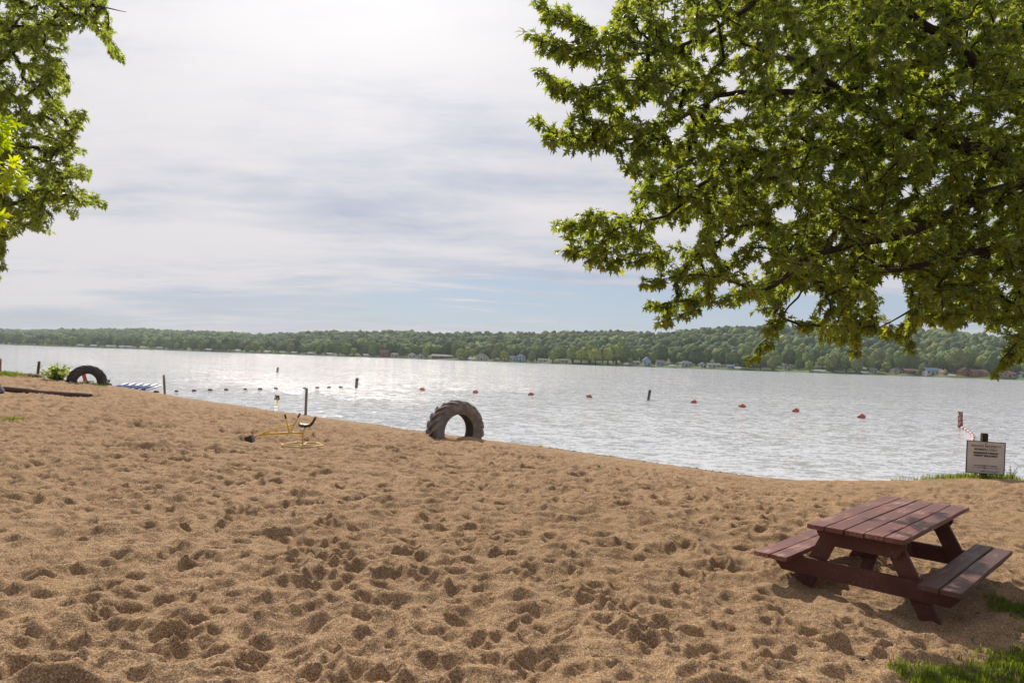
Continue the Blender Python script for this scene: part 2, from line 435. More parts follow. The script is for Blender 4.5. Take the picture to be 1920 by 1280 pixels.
nn = q.node('ShaderNodeVectorMath', {0: vadd(nn, (0, 0, 1))}, operation='NORMALIZE').outputs[0]
q.put(p.inputs['Normal'], nn)
# water is its own sheet lying over the lake bed, from the near beach to the far bank
wr = np.concatenate([[0], 30 * 1.25 ** np.arange(0, 24)]); wt = np.radians(np.arange(-180, 180, 5))
a_, b_ = np.meshgrid(wt, wr); ii = np.arange(len(wr) * len(wt)).reshape(len(wr), len(wt))
wf = np.stack([ii[:-1], np.roll(ii, -1, 1)[:-1], np.roll(ii, -1, 1)[1:], ii[1:]], -1).reshape(-1, 4)
wv = np.stack([b_ * np.sin(a_), 14 + b_ * np.cos(a_), 0 * a_], -1).reshape(-1, 3)
props(mesh('water', wv, wf[:, ::-1], mw, None, True), 'pale rippled lake water with sun glitter', 'lake', kind='structure')


# ------------------------------------------------------------------ far shore
PX = np.array([-1500, -700, -200, 0, 400, 800, 1200, 1600, 1920, 2600, 3400])
DS = np.array([1500, 1500, 1400, 1300, 1050, 820, 680, 600, 560, 500, 480.])
SKX = np.array([-1500, -300, 0, 100, 200, 275, 330, 400, 480, 600, 760, 830, 900, 1000, 1150, 1230, 1330, 1450, 1600, 1750, 1850, 1920, 2200, 3400])
SKY = np.array([612, 617, 620, 619, 618.5, 617.5, 621, 624, 628, 624, 623, 627, 624.5, 625, 621, 624.5, 615, 612, 614, 618, 626, 632, 640, 655.])


def shoreD(px): return np.interp(px, PX, DS) + 9 * np.sin(np.asarray(px) / 37.0) + 6 * np.sin(np.asarray(px) / 13.0)


def raz(px): return (rt[0] * (px - 960) / F - up[0] * (660 - 640) / F + fw[0]) / (fw[1] + rt[1] * (px - 960) / F - up[1] * (20) / F)


def hill(px, t):
    """world point on the far bank: t=0 at the waterline, 1 on the ridge"""
    px = np.asarray(px, float); t = np.asarray(t, float)
    D = shoreD(px); Dy = D * (1 + .95 * t); x = raz(px) * Dy
    skz = (fw[2] + rt[2] * (px - 960) / F - up[2] * (np.interp(px, SKX, SKY) - 640) / F) / (fw[1] + rt[1] * (px - 960) / F - up[1] * (np.interp(px, SKX, SKY) - 640) / F)
    zr = H + skz * D * 1.95 - 12.0
    tt = np.clip(t, 0, 1); prof = .55 * tt + .45 * tt * tt * (3 - 2 * tt)
    z = .25 + np.minimum(t * D * .95 / 8, 1) * 1.2 + (zr - 1.5) * prof + 7.0 * pn(x / 130, Dy / 130, 5) * np.clip(t * 5, 0, 1) * np.clip((1.05 - t) * 4, 0, 1)
    z = np.where(t > 1, z - (t - 1) * 60, z)
    return x, Dy, np.where(t <= 0, -1.5, z)


pc = np.arange(-1400, 3300, 12.0); tv = np.array([-.004, .0001, .006, .015, .03, .06, .1, .16, .24, .32, .4, .5, .6, .7, .8, .9, 1.0, 1.15, 1.5])
PP, TT = np.meshgrid(pc, tv); hx, hy, hz = hill(PP, TT)
ii = np.arange(PP.size).reshape(PP.shape)
hf = np.stack([ii[:-1, :-1], ii[:-1, 1:], ii[1:, 1:], ii[1:, :-1]], -1).reshape(-1, 4)
props(mesh('hills', np.stack([hx, hy, hz], -1).reshape(-1, 3), hf, M_ground_far, None, True), 'wooded hills across the lake', 'hills', kind='structure')


def ico(sub):
    bm = bmesh.new(); bmesh.ops.create_icosphere(bm, subdivisions=sub, radius=1.0)
    v = np.array([q.co[:] for q in bm.verts]); f = np.array([[x.index for x in p_.verts] for p_ in bm.faces]); bm.free(); return v, f


ICO = {k: ico(k) for k in (1, 2, 3, 4)}


def crown_arr(sub, seed, tall=1.1, lumps=9, quads=0):
    """an uneven crown about 1 in radius whose centre is at the origin"""
    r_ = np.random.RandomState(seed); v, f = ICO[sub]; v = v.copy()
    c = r_.normal(size=(lumps * 2, 3)); c /= np.linalg.norm(c, axis=1)[:, None]
    d = np.max(np.exp(-((v[:, None] - c[None]) ** 2).sum(-1) / .16) * r_.uniform(.25, .5, lumps * 2), axis=1)
    d = .72 + d + .07 * r_.normal(size=len(v))
    v = v * d[:, None] * np.array([1, 1, tall])
    v[:, 2] = np.where(v[:, 2] < -.45 * tall, -.45 * tall + (v[:, 2] + .45 * tall) * .45, v[:, 2])
    if quads:
        k = r_.randint(0, len(v), quads); b = v[k] * r_.uniform(.93, 1.16, quads)[:, None]
        a = r_.normal(size=(quads, 3)); a /= np.linalg.norm(a, axis=1)[:, None]; e = np.cross(a, r_.normal(size=(quads, 3))); e /= np.linalg.norm(e, axis=1)[:, None]
        s_ = r_.uniform(.05, .11, quads)[:, None]
        qv = np.stack([b - a * s_, b + e * s_, b + a * s_], 1).reshape(-1, 3)
        f = np.vstack([f, len(v) + np.arange(quads * 3).reshape(-1, 3)]); v = np.vstack([v, qv])
    return v, f


FCOL = 1.65 * np.array([(.055, .090, .028), (.042, .072, .028), (.075, .112, .032), (.115, .145, .036), (.036, .060, .030), (.090, .105, .040), (.150, .175, .040)])

# the wood on the slopes: one mass nobody could count
vs, fs, cs, off = [], [], [], 0
r_ = np.random.RandomState(3)
protos = [crown_arr(2, 100 + i, .95, 7) for i in range(9)]
nfor = 0; target = 6200
pxs = r_.uniform(-330, 2250, 40000); ts = r_.uniform(.035, 1.02, 40000) ** .9
Dl = shoreD(pxs); wgt = (Dl / 1400) ** 2 * (1 + .95 * ts) * .9 + .22
ok = r_.uniform(0, 1, 40000) < wgt * .42
pxs, ts = pxs[ok][:target + 1500], ts[ok][:target + 1500]
X_, Y_, Z_ = hill(pxs, ts)
colbias = pn(X_ / 160, Y_ / 160, 40)
for i in range(len(pxs)):
    v, f = protos[r_.randint(9)]
    rad = r_.uniform(4.2, 7.8) * (1 + .25 * (Y_[i] > 1500)); a = r_.uniform(0, 6.28); ca, sa = math.cos(a), math.sin(a)
    w = np.stack([v[:, 0] * ca - v[:, 1] * sa, v[:, 0] * sa + v[:, 1] * ca, v[:, 2] * r_.uniform(.85, 1.25)], 1) * rad
    w += (X_[i], Y_[i], Z_[i] + r_.uniform(6, 10))
    ci = np.clip(int(2.2 + colbias[i] * 5 + r_.normal() * 1.3), 0, 6)
    vs.append(w); fs.append(f + off); off += len(v); cs.append(np.repeat((FCOL[[1, 4, 0, 2, 5, 3, 6][ci]] * r_.uniform(.8, 1.25))[None], len(v), 0))
props(mesh('forest', np.concatenate(vs), np.concatenate(fs), M_crown, None, True, np.concatenate(cs)), 'dense green wood covering the hills across the lake', 'wood', kind='stuff')

# lawns and low bank at the waterline are part of the hills; houses
def wallmat(name, c, r=.8): return noisy(name, tuple(x * .88 for x in c), c, 2.0, r)


MW = {'white': wallmat('white_siding', (.50, .50, .50)), 'grey': wallmat('grey_siding', (.34, .35, .36)), 'blue': wallmat('blue_siding', (.30, .42, .55)),
      'brown': wallmat('brown_siding', (.13, .085, .06)), 'red': wallmat('red_brick', (.24, .09, .06)), 'tan': wallmat('tan_siding', (.45, .37, .27)), 'teal': wallmat('teal_siding', (.12, .34, .36))}
MR = {'grey': wallmat('grey_shingle', (.16, .16, .165)), 'dark': wallmat('dark_shingle', (.06, .06, .065)), 'brown': wallmat('brown_shingle', (.15, .095, .065)), 'red': wallmat('red_shingle', (.27, .08, .055)), 'blue': wallmat('blue_shingle', (.10, .17, .28))}
M_win, _, pw = mat('window_glass', (.03, .04, .05), .08, .6)
M_white = wallmat('white_trim', (.62, .62, .62))
M_dark = wallmat('dark_frame', (.03, .03, .03))
LM = []   # landmarks: px, phrase


def house(px, wpx, hpx, wall, roof, style, label, phrase, back=9.0, name='lake_house'):
    D = float(shoreD(px)) + back; x = float(raz(px)) * D; w = wpx * D / F; h = hpx * D / F
    z = float(hill(px, back / (.95 * D))[2])
    t = thing(name, label, 'house', (x, D, z), 0)
    LM.append((px, phrase, wpx / 2 + 1))
    dp = min(max(w * .7, 6), 12); rh = h * (.42 if style != 'flat' else .25); wh = h - rh
    bm = bmesh.new(); box(bm, (0, dp / 2, wh / 2 - 1), (w, dp, wh + 2))
    if style == 'gable':     # gable end faces the lake
        vv = [bm.verts.new(q_) for q_ in ((-w / 2, .01, wh), (w / 2, .01, wh), (0, .01, h - .2), (-w / 2, dp - .01, wh), (w / 2, dp - .01, wh), (0, dp - .01, h - .2))]
        bm.faces.new((vv[0], vv[1], vv[2])); bm.faces.new((vv[4], vv[3], vv[5]))
    bobj('wall', bm, MW[wall], t)
    bm = bmesh.new(); o_ = .5
    if style == 'gable': prof = [(-w / 2 - o_, wh - .35), (0, h), (w / 2 + o_, wh - .35), (w / 2 + o_, wh - .05), (0, h + .3), (-w / 2 - o_, wh - .05)]; A = [bm.verts.new((a, -o_, b)) for a, b in prof]; B = [bm.verts.new((a, dp + o_, b)) for a, b in prof]
    elif style == 'hip':
        A = None; q_ = [(-w / 2 - o_, -o_, wh), (w / 2 + o_, -o_, wh), (w / 2 + o_, dp + o_, wh), (-w / 2 - o_, dp + o_, wh), (-w / 2 + dp / 2.2, dp / 2, h), (w / 2 - dp / 2.2, dp / 2, h)]
        vv = [bm.verts.new(c_) for c_ in q_]
        for fc in ((0, 1, 5, 4), (1, 2, 5), (2, 3, 4, 5), (3, 0, 4), (3, 2, 1, 0)): bm.faces.new([vv[k] for k in fc])
    else:                    # ridge runs along the shore
        prof = [(-o_, wh - .1), (dp / 2, h), (dp + o_, wh - .1), (dp + o_, wh + .15), (dp / 2, h + .3), (-o_, wh + .15)]
        A = [bm.verts.new((-w / 2 - o_, a, b)) for a, b in prof]; B = [bm.verts.new((w / 2 + o_, a, b)) for a, b in prof]
    if A:
        for k in range(6): bm.faces.new((A[k], A[(k + 1) % 6], B[(k + 1) % 6], B[k]))
        bm.faces.new(A[::-1]); bm.faces.new(B)
    bobj('roof', bm, MR[roof], t)
    st = 2 if wh > 5 else 1; nwin = max(2, int(w / 3.4)); fl = wh / st
    for lv in range(st):
        for k in range(nwin):
            cx = -w / 2 + w * (k + .5) / nwin; cz = fl * (lv + .55)
            if lv == 0 and k == nwin // 2:
                bm = bmesh.new(); box(bm, (cx, -.04, 1.05), (1.5, .1, 2.1)); bobj('door', bm, M_win if k % 2 else M_dark, t); continue
            ww, hw = min(1.7, w / nwin * .55), min(1.4, fl * .5)
            bm = bmesh.new(); box(bm, (cx, -.02, cz), (ww, .08, hw)); f_ = bobj('window', bm, M_win, t)
            bm = bmesh.new()
            for sx in (-1, 1): box(bm, (cx + sx * (ww / 2 + .06), -.04, cz), (.12, .12, hw + .24)); box(bm, (cx, -.04, cz + sx * (hw / 2 + .06)), (ww, .12, .12))
            bobj('frame', bm, M_white, f_)
    if style != 'flat':
        bm = bmesh.new(); box(bm, (w * .22, dp * .55, h - .2), (.8, .8, 1.8)); bobj('chimney', bm, MW['red'], t)
    return t


HS = [
 (720, 15, 12, 'red', 'brown', 'side', 'dark red brown house on the far shore, left of the low white cottage', 'the dark red brown house'),
 (740, 14, 7, 'white', 'grey', 'side', 'low white cottage on the far shore just right of the dark red brown house', 'the low white cottage'),
 (773, 15, 8, 'white', 'grey', 'hip', 'left one of two pale houses half hidden by round trees on the far shore', 'the pale hipped house'),
 (788, 11, 8, 'white', 'dark', 'gable', 'right one of two pale houses half hidden by round trees on the far shore', 'the small pale gabled house'),
 (829, 38, 7, 'brown', 'grey', 'side', 'long low brown house behind a lawn on the far shore', 'the long low brown house'),
 (903, 17, 12, 'white', 'grey', 'hip', 'pale blue white two storey house between dark round trees across the lake', 'the pale blue white two storey house'),
 (962, 12, 9, 'white', 'blue', 'side', 'white porch wing on the left of the big blue gabled house', 'the white porch wing'),
 (976, 18, 15, 'blue', 'dark', 'gable', 'big blue grey gabled house across the middle of the lake', 'the big blue gabled house'),
 (1018, 15, 6, 'white', 'grey', 'side', 'low white boathouse on the far shore right of the big blue gabled house', 'the low white boathouse'),
 (1059, 14, 7, 'tan', 'grey', 'side', 'low tan cabin under bright green willow like trees on the far shore', 'the low tan cabin'),
 (1192, 16, 7, 'grey', 'grey', 'side', 'low grey cabin on the far shore just left of the bright blue gable', 'the low grey cabin'),
 (1214, 14, 15, 'blue', 'blue', 'gable', 'bright blue house with its gable end to the lake', 'the bright blue gable'),
 (1239, 15, 10, 'blue', 'grey', 'side', 'pale blue grey house on the far shore right of the bright blue gable', 'the pale blue grey house'),
 (1288, 20, 11, 'grey', 'grey', 'hip', 'wide grey house with a hipped roof on the far shore', 'the wide grey house'),
 (1319, 11, 9, 'white', 'grey', 'gable', 'small white gabled house at the left end of the long white house', 'the small white gabled house'),
 (1340, 24, 8, 'white', 'grey', 'side', 'long white house with a row of windows on the far shore', 'the long white house'),
 (1371, 13, 6, 'grey', 'blue', 'side', 'small blue grey shed on the far shore right of the long white house', 'the small blue grey shed'),
 (1477, 13, 12, 'white', 'dark', 'hip', 'white two storey house under the hanging maple tip across the lake', 'the white two storey house'),
 (1639, 13, 8, 'grey', 'grey', 'side', 'dim grey house in the shade of trees across the lake on the right', 'the dim grey house'),
 (1685, 19, 10, 'tan', 'dark', 'hip', 'tan house with a dark hipped roof on the right part of the far shore', 'the tan house'),
 (1708, 20, 9, 'brown', 'brown', 'side', 'dark brown house beside the tan house on the far shore', 'the dark brown house'),
 (1750, 24, 12, 'white', 'blue', 'side', 'white house with a blue roof on the right part of the far shore', 'the blue roofed white house'),
 (1773, 8, 8, 'tan', 'brown', 'gable', 'small tan gabled cabin right of the blue roofed white house', 'the small tan gabled cabin'),
 (1811, 18, 14, 'red', 'brown', 'gable', 'tall red brick house with brown roof on the far shore at right', 'the tall red brick house'),
 (1839, 28, 12, 'red', 'brown', 'side', 'wide red brick house right of the tall red brick house', 'the wide red brick house'),
 (1890, 33, 13, 'tan', 'red', 'hip', 'wide house with a red hipped roof near the right end of the far shore', 'the wide red roofed house'),
 (1921, 9, 11, 'teal', 'grey', 'side', 'teal house at the right edge of the picture on the far shore', 'the teal house')]
for h_ in HS: house(*h_)

# boat lifts with white canopies
lifts = [(151, 647), (176, 647), (204, 648), (212, 649), (229, 650), (243, 651), (268, 652), (299, 653), (391, 656), (446, 657), (502, 660), (530, 661), (552, 662), (583, 664), (618, 665), (687, 667), (884, 674), (1175, 684), (1261, 687), (1384, 692), (1533, 695), (1542, 694), (1622, 699), (1785, 704)]
bm = bmesh.new(); W_, D_ = 6.0, 3.2
for k in range(6):
    a0, a1 = math.pi * k / 6, math.pi * (k + 1) / 6
    for a, b in ((a0, a1),):
        p1 = [bm.verts.new((sx * W_ / 2, -math.cos(a) * D_ / 2, 2.55 + .55 * math.sin(a))) for sx in (-1, 1)]; p2 = [bm.verts.new((sx * W_ / 2, -math.cos(b) * D_ / 2, 2.55 + .55 * math.sin(b))) for sx in (-1, 1)]
        bm.faces.new((p1[0], p1[1], p2[1], p2[0]))
for sx in (-1, 1):
    bm.faces.new([bm.verts.new((sx * W_ / 2, -math.cos(math.pi * k / 6) * D_ / 2, 2.55 + .55 * math.sin(math.pi * k / 6))) for k in range(7)])
box(bm, (0, -D_ / 2, 2.35), (W_, .04, .5)); box(bm, (0, D_ / 2, 2.35), (W_, .04, .5))
bmesh.ops.remove_doubles(bm, verts=bm.verts, dist=.001)
canopy_me = bobj('canopy', bm, M_white)
bm = bmesh.new()
for sx in (-1, 1):
    for sy in (-1, 1): box(bm, (sx * 2.7, sy * 1.5, .6), (.12, .12, 3.6))
    box(bm, (sx * 2.7, 0, .75), (.15, 3.1, .12))
for sy in (-1, 1): box(bm, (0, sy * 1.45, .75), (5.5, .12, .1))
frame_me = bobj('lift_frame', bm, M_dark)
bm = bmesh.new(); bmesh.ops.create_icosphere(bm, subdivisions=2, radius=1.0)
for v in bm.verts:
    v.co.x *= 2.7 * (1 if v.co.x > 0 else 1.0); v.co.y *= 1.0 * (1 - .3 * max(v.co.x / 2.7, 0)); v.co.z = max(v.co.z * .6, -.6) if v.co.z < 0 else v.co.z * .15
boat_me = bobj('boat_hull', bm, MW['white'], None, True, loc=None)
P_L = lambda q_: 'open water' if q_ < 600 else 'the houses'
for i, (px, py) in enumerate(lifts):
    D = float(shoreD(px)) - 4.5; x = float(raz(px)) * D
    lm = min(LM, key=lambda l: abs(l[0] - px)) if px > 640 else None
    if lm: lab = 'white canopied boat lift in the water %s of %s' % ('left' if px < lm[0] else 'right', lm[1])
    else:
        o_ = ['leftmost', 'second', 'third', 'fourth', 'fifth', 'sixth', 'seventh', 'eighth', 'ninth', 'tenth', 'eleventh', 'twelfth', 'thirteenth', 'fourteenth', 'fifteenth']
        lab = 'white boat lift canopy on the far left shore, %s%s' % (o_[i], '' if i == 0 else ' counting from the left end')
    t = thing('boat_lift', lab, 'boat lift', (x, D, 0), rs.uniform(-.25, .25), 'white boat lifts along the far shore')
    t.scale = (D / 900 * 1.15 + .15,) * 3
    for src in (canopy_me, frame_me, boat_me):
        o = src if i == 0 else src.copy()
        if i: C.objects.link(o)
        o.parent = t
        if src is boat_me: o.location = (0, 0, 1.25)
    LM.append((px, None, 3))

# individually standing trees along the far shore
NV = 12
crown_src, trunk_src = [], []
kinds = ['dark green', 'deep green', 'mid green', 'light green', 'very dark', 'olive green', 'bright yellow green']
for i in range(NV):
    v, f = crown_arr(3, 500 + i, [1.0, 1.2, 1.4, .9][i % 4], 10, 700)
    ci = [0, 1, 2, 3, 0, 5, 2, 6, 4, 1, 5, 2][i]
    rr_ = np.random.RandomState(i); cc = FCOL[ci][None] * rr_.uniform(.85, 1.2, (len(v), 1))
    me = mesh('crown', v, f, M_crown, None, True, cc); crown_src.append((me, ci))
    tv_, tf_ = join([tube_arr([(0, 0, -.3), (.02, 0, .3), (0, .03, .62)], [.05, .04, .02], 6)] + [tube_arr([(0, 0, .25), (.2 * math.cos(a), .2 * math.sin(a), .55)], [.025, .01], 5) for a in (0.4, 2.5, 4.4)])
    trunk_src.append(mesh('trunk', tv_, tf_, M_bark, None, True))
used = set()
hp = [(l[0], l[2]) for l in LM]
r_ = np.random.RandomState(21)
cands = []
px = -30.0
while px < 1960:
    D = shoreD(px)
    if all(abs(px - a) > b + 2.0 for a, b in hp): cands.append((px, r_.uniform(5, 12), r_.uniform(9, 15)))
    elif r_.rand() < .25 and all(abs(px - a) > b * .75 for a, b in hp): cands.append((px, 7, r_.uniform(6, 9)))
    px += r_.uniform(7.0, 14.0) * 1280 / D
px = -40.0
while px < 1970:
    D = shoreD(px); cands.append((px, r_.uniform(26, 42), r_.uniform(12, 19))); px += r_.uniform(8, 13) * 1280 / D
cands.sort()
cnt = {}
for i, (px, back, ht) in enumerate(cands):
    D = float(shoreD(px)) + back; x = float(raz(px)) * D; z = float(hill(px, back / (.95 * float(shoreD(px))))[2])
    k = r_.randint(NV)
    if 1045 < px < 1165 and back < 20: k = [7, 3, 7][i % 3]; ht *= 1.6
    named = [l for l in LM if l[1]]
    lm = min(named, key=lambda l: abs(l[0] - px)); side = 'left' if px < lm[0] else 'right'
    row = 'waterside' if back < 20 else 'second row'
    ci = crown_src[k][1]; key = (lm[1], side, row, ci); n_ = cnt[key] = cnt.get(key, 0) + 1
    cands[i] = (px, back, ht, k, x, D, z, key)
ordn = ['', 'second ', 'third ', 'fourth ', 'fifth ', 'sixth ', 'seventh ', 'eighth ', 'ninth ', 'tenth ', 'eleventh ', 'twelfth ']
groups_ = {}
for c_ in cands: groups_.setdefault(c_[7], []).append(c_)
for key, lst in groups_.items():
    lst.sort(key=lambda c: abs(c[0] - [l for l in LM if l[1] == key[0]][0][0]))
    for j, (px, back, ht, k, x, D, z, _) in enumerate(lst):
        od = ordn[j] if j < len(ordn) else '%dth ' % (j + 1)
        lab = '%s%s %s tree %s of %s' % (od, kinds[key[3]], 'waterside' if key[2] == 'waterside' else 'inland', 'left' if key[1] == 'left' else 'right', key[0].replace('the ', 'the ', 1))
        if len(lst) > 1 and j == 0: lab = 'nearest ' + lab
        t = thing('shore_tree', lab, 'tree', (x, D, z), r_.uniform(0, 6.28), 'trees standing along the far shore')
        cr, tk = crown_src[k][0], trunk_src[k]
        if k in used: cr, tk = cr.copy(), tk.copy(); C.objects.link(cr); C.objects.link(tk)
        used.add(k); cr.parent = t; tk.parent = t
        w_ = ht * r_.uniform(.34, .46); cr.scale = (w_, w_ * r_.uniform(.85, 1.1), ht * .47); cr.location = (0, 0, ht * .50); tk.scale = (ht,) * 3
for k in range(NV):
    if k not in used: bpy.data.objects.remove(crown_src[k][0]); bpy.data.objects.remove(trunk_src[k])

# ------------------------------------------------------------------ near objects
M_paint = None


def wood_mat(name, a, b, worn, wear=.5, rough=.6):
    m, q, p = mat(name, None, rough, .4)
    o = q.node('ShaderNodeTexCoord').outputs['Object']
    n = q.noise(q.vec(o, (14, 1.1, 14)), 3.0, 8, .7); n2 = q.noise(o, 3.5, 5, .6); n3 = q.noise(q.vec(o, (60, 3, 60)), 3.0, 4, .6)
    c = q.mix(q.rng(n2, .3, .7), a, b)
    c = q.mix(q.math('MULTIPLY', q.rng(q.math('ADD', q.math('MULTIPLY', n, .6), q.math('MULTIPLY', n2, .4)), .50, .66), wear), c, worn)
    sp = q.node('ShaderNodeTexVoronoi', {'Vector': o, 'Scale': 26.0}); c4 = q.node('ShaderNodeSeparateColor', {0: sp.outputs['Color']})
    spk = q.math('MULTIPLY', q.math('LESS_THAN', sp.outputs['Distance'], .10), q.math('GREATER_THAN', c4.outputs[0], .72))
    c = q.mix(q.math('MULTIPLY', spk, .7), c, (.32, .24, .20))
    q.put(p.inputs['Base Color'], c)
    q.put(p.inputs['Roughness'], q.rng(n2, .2, .8, rough - .12, rough + .15))
    q.put(p.inputs['Normal'], q.node('ShaderNodeBump', {'Strength': .6, 'Distance': .004, 'Height': q.math('ADD', n, n3)}).outputs[0])
    return m


M_red = wood_mat('red_stained_wood', (.072, .022, .016), (.112, .036, .025), (.15, .085, .07), .6)
M_top = wood_mat('weathered_skylit_red_wood', (.135, .046, .036), (.205, .078, .064), (.42, .27, .24), 1.0, .5)  # worn stain, lightened: pinkish sky sheen on the tops is painted into the colour
M_top2 = wood_mat('weathered_shaded_red_wood', (.090, .040, .034), (.135, .065, .056), (.26, .18, .165), .95, .55)  # darker, greyer copy for the right bench, tree shade painted into its colour
M_endgrain = noisy('board_edges', (.045, .035, .022), (.085, .060, .040), 12, .85)

# picnic table: u along the boards, v across, w height above ground of the foot
TB = thing('picnic_table', 'red brown wooden picnic table with attached benches, standing on the sand under the maple', 'picnic table', (3.462, 6.239, .43), R(-45.8))
TB.rotation_euler = (R(.2), R(-.6), R(-45.8))
top = .753


def boards(name, v0, v1, n, ua, ub, z, m, seed):
    r_ = np.random.RandomState(seed); bm = bmesh.new(); gap = .008; w = (v1 - v0 + gap) / n
    for k in range(n):
        a = v0 + k * w; e0, e1 = r_.uniform(-.008, .008, 2)
        bm2 = bmesh.new(); L_ = ub - ua + e0 + e1
        box(bm2, (a + (w - gap) / 2, (ua + ub) / 2 + (e0 - e1) / 2, z - .019 + r_.uniform(-.0015, .0015)), (w - gap, L_, .038))
        bmesh.ops.subdivide_edges(bm2, edges=[e for e in bm2.edges if abs((e.verts[0].co - e.verts[1].co).y) > .5], cuts=10)
        for v in bm2.verts: v.co.x += .0018 * math.sin(v.co.y * 7 + k * 2 + seed); v.co.z += .002 * math.sin(v.co.y * 3.1 + k)
        bmesh.ops.bevel(bm2, geom=[e for e in bm2.edges if len(e.link_faces) == 2 and e.calc_face_angle(0) > .6], offset=.004, segments=2, affect='EDGES')
        me = bpy.data.meshes.new('tmp'); bm2.to_mesh(me); bm2.free(); bm.from_mesh(me); bpy.data.meshes.remove(me)
    return bobj(name, bm, m, TB)


boards('tabletop', -.378, .378, 5, -.82, 1.235, top, M_top, 3)
boards('seat', -.782, -.492, 2, -.97, .86, top - .29, M_top, 5)
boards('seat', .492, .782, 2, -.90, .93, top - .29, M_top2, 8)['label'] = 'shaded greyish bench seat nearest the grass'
for ui, side in ((-.62, -1), (.70, 1)):
    bm = bmesh.new()   # seat support with cut ends
    zt, zb = top - .329, top - .329 - .15
    vv = [(-.745, zt), (.745, zt), (.745, zt - .05), (.66, zb), (-.66, zb), (-.745, zt - .05)]
    A = [bm.verts.new((a, ui - .02 + side * .042, b)) for a, b in vv]; B = [bm.verts.new((a, ui + .02 + side * .042, b)) for a, b in vv]
    for k in range(6): bm.faces.new((A[k], A[(k + 1) % 6], B[(k + 1) % 6], B[k]))
    bm.faces.new(A[::-1]); bm.faces.new(B); bobj('seat_support', bm, M_red, TB, bevel=.003)
    bm = bmesh.new()   # cross beam under the top
    zt, zb = top - .040, top - .040 - .145
    vv = [(-.35, zt), (.35, zt), (.35, zt - .05), (.28, zb), (-.28, zb), (-.35, zt - .05)]
    A = [bm.verts.new((a, ui - .02 + side * .042, b)) for a, b in vv]; B = [bm.verts.new((a, ui + .02 + side * .042, b)) for a, b in vv]
    for k in range(6): bm.faces.new((A[k], A[(k + 1) % 6], B[(k + 1) % 6], B[k]))
    bm.faces.new(A[::-1]); bm.faces.new(B); bobj('cross_beam', bm, M_red, TB, bevel=.003)
    for s_ in (-1, 1):
        bm = bmesh.new(); w2 = .075
        a = (s_ * .22, top - .041); b = (s_ * .63, -.12)
        vv = [(a[0] - w2, a[1]), (a[0] + w2, a[1]), (b[0] + w2 * 1.05, b[1]), (b[0] - w2 * 1.05, b[1])]
        A = [bm.verts.new((x_, ui - .019, z_)) for x_, z_ in vv]; B = [bm.verts.new((x_, ui + .019, z_)) for x_, z_ in vv]
        for k in range(4): bm.faces.new((A[k], A[(k + 1) % 4], B[(k + 1) % 4], B[k]))
        bm.faces.new(A[::-1]); bm.faces.new(B); bobj('leg', bm, M_red, TB, bevel=.003)
    bm = bmesh.new(); beam(bm, (.0, ui - side * .03, top - .42), (.0, ui - side * .50, top - .06), .09, .038); bobj('brace', bm, M_red, TB, bevel=.003)

# ------------------------------------------------------------------ tractor tyres
M_rub = noisy('dusty_rubber', (.14, .122, .115), (.26, .23, .21), 5, .75, (1, 1, 1), .5, 40, .3, .7, .35, bdist=.004)
M_rub2 = noisy('dark_rubber', (.045, .040, .044), (.085, .072, .072), 5, .7, (1, 1, 1), .5, 40, .3, .7, .35, bdist=.004)


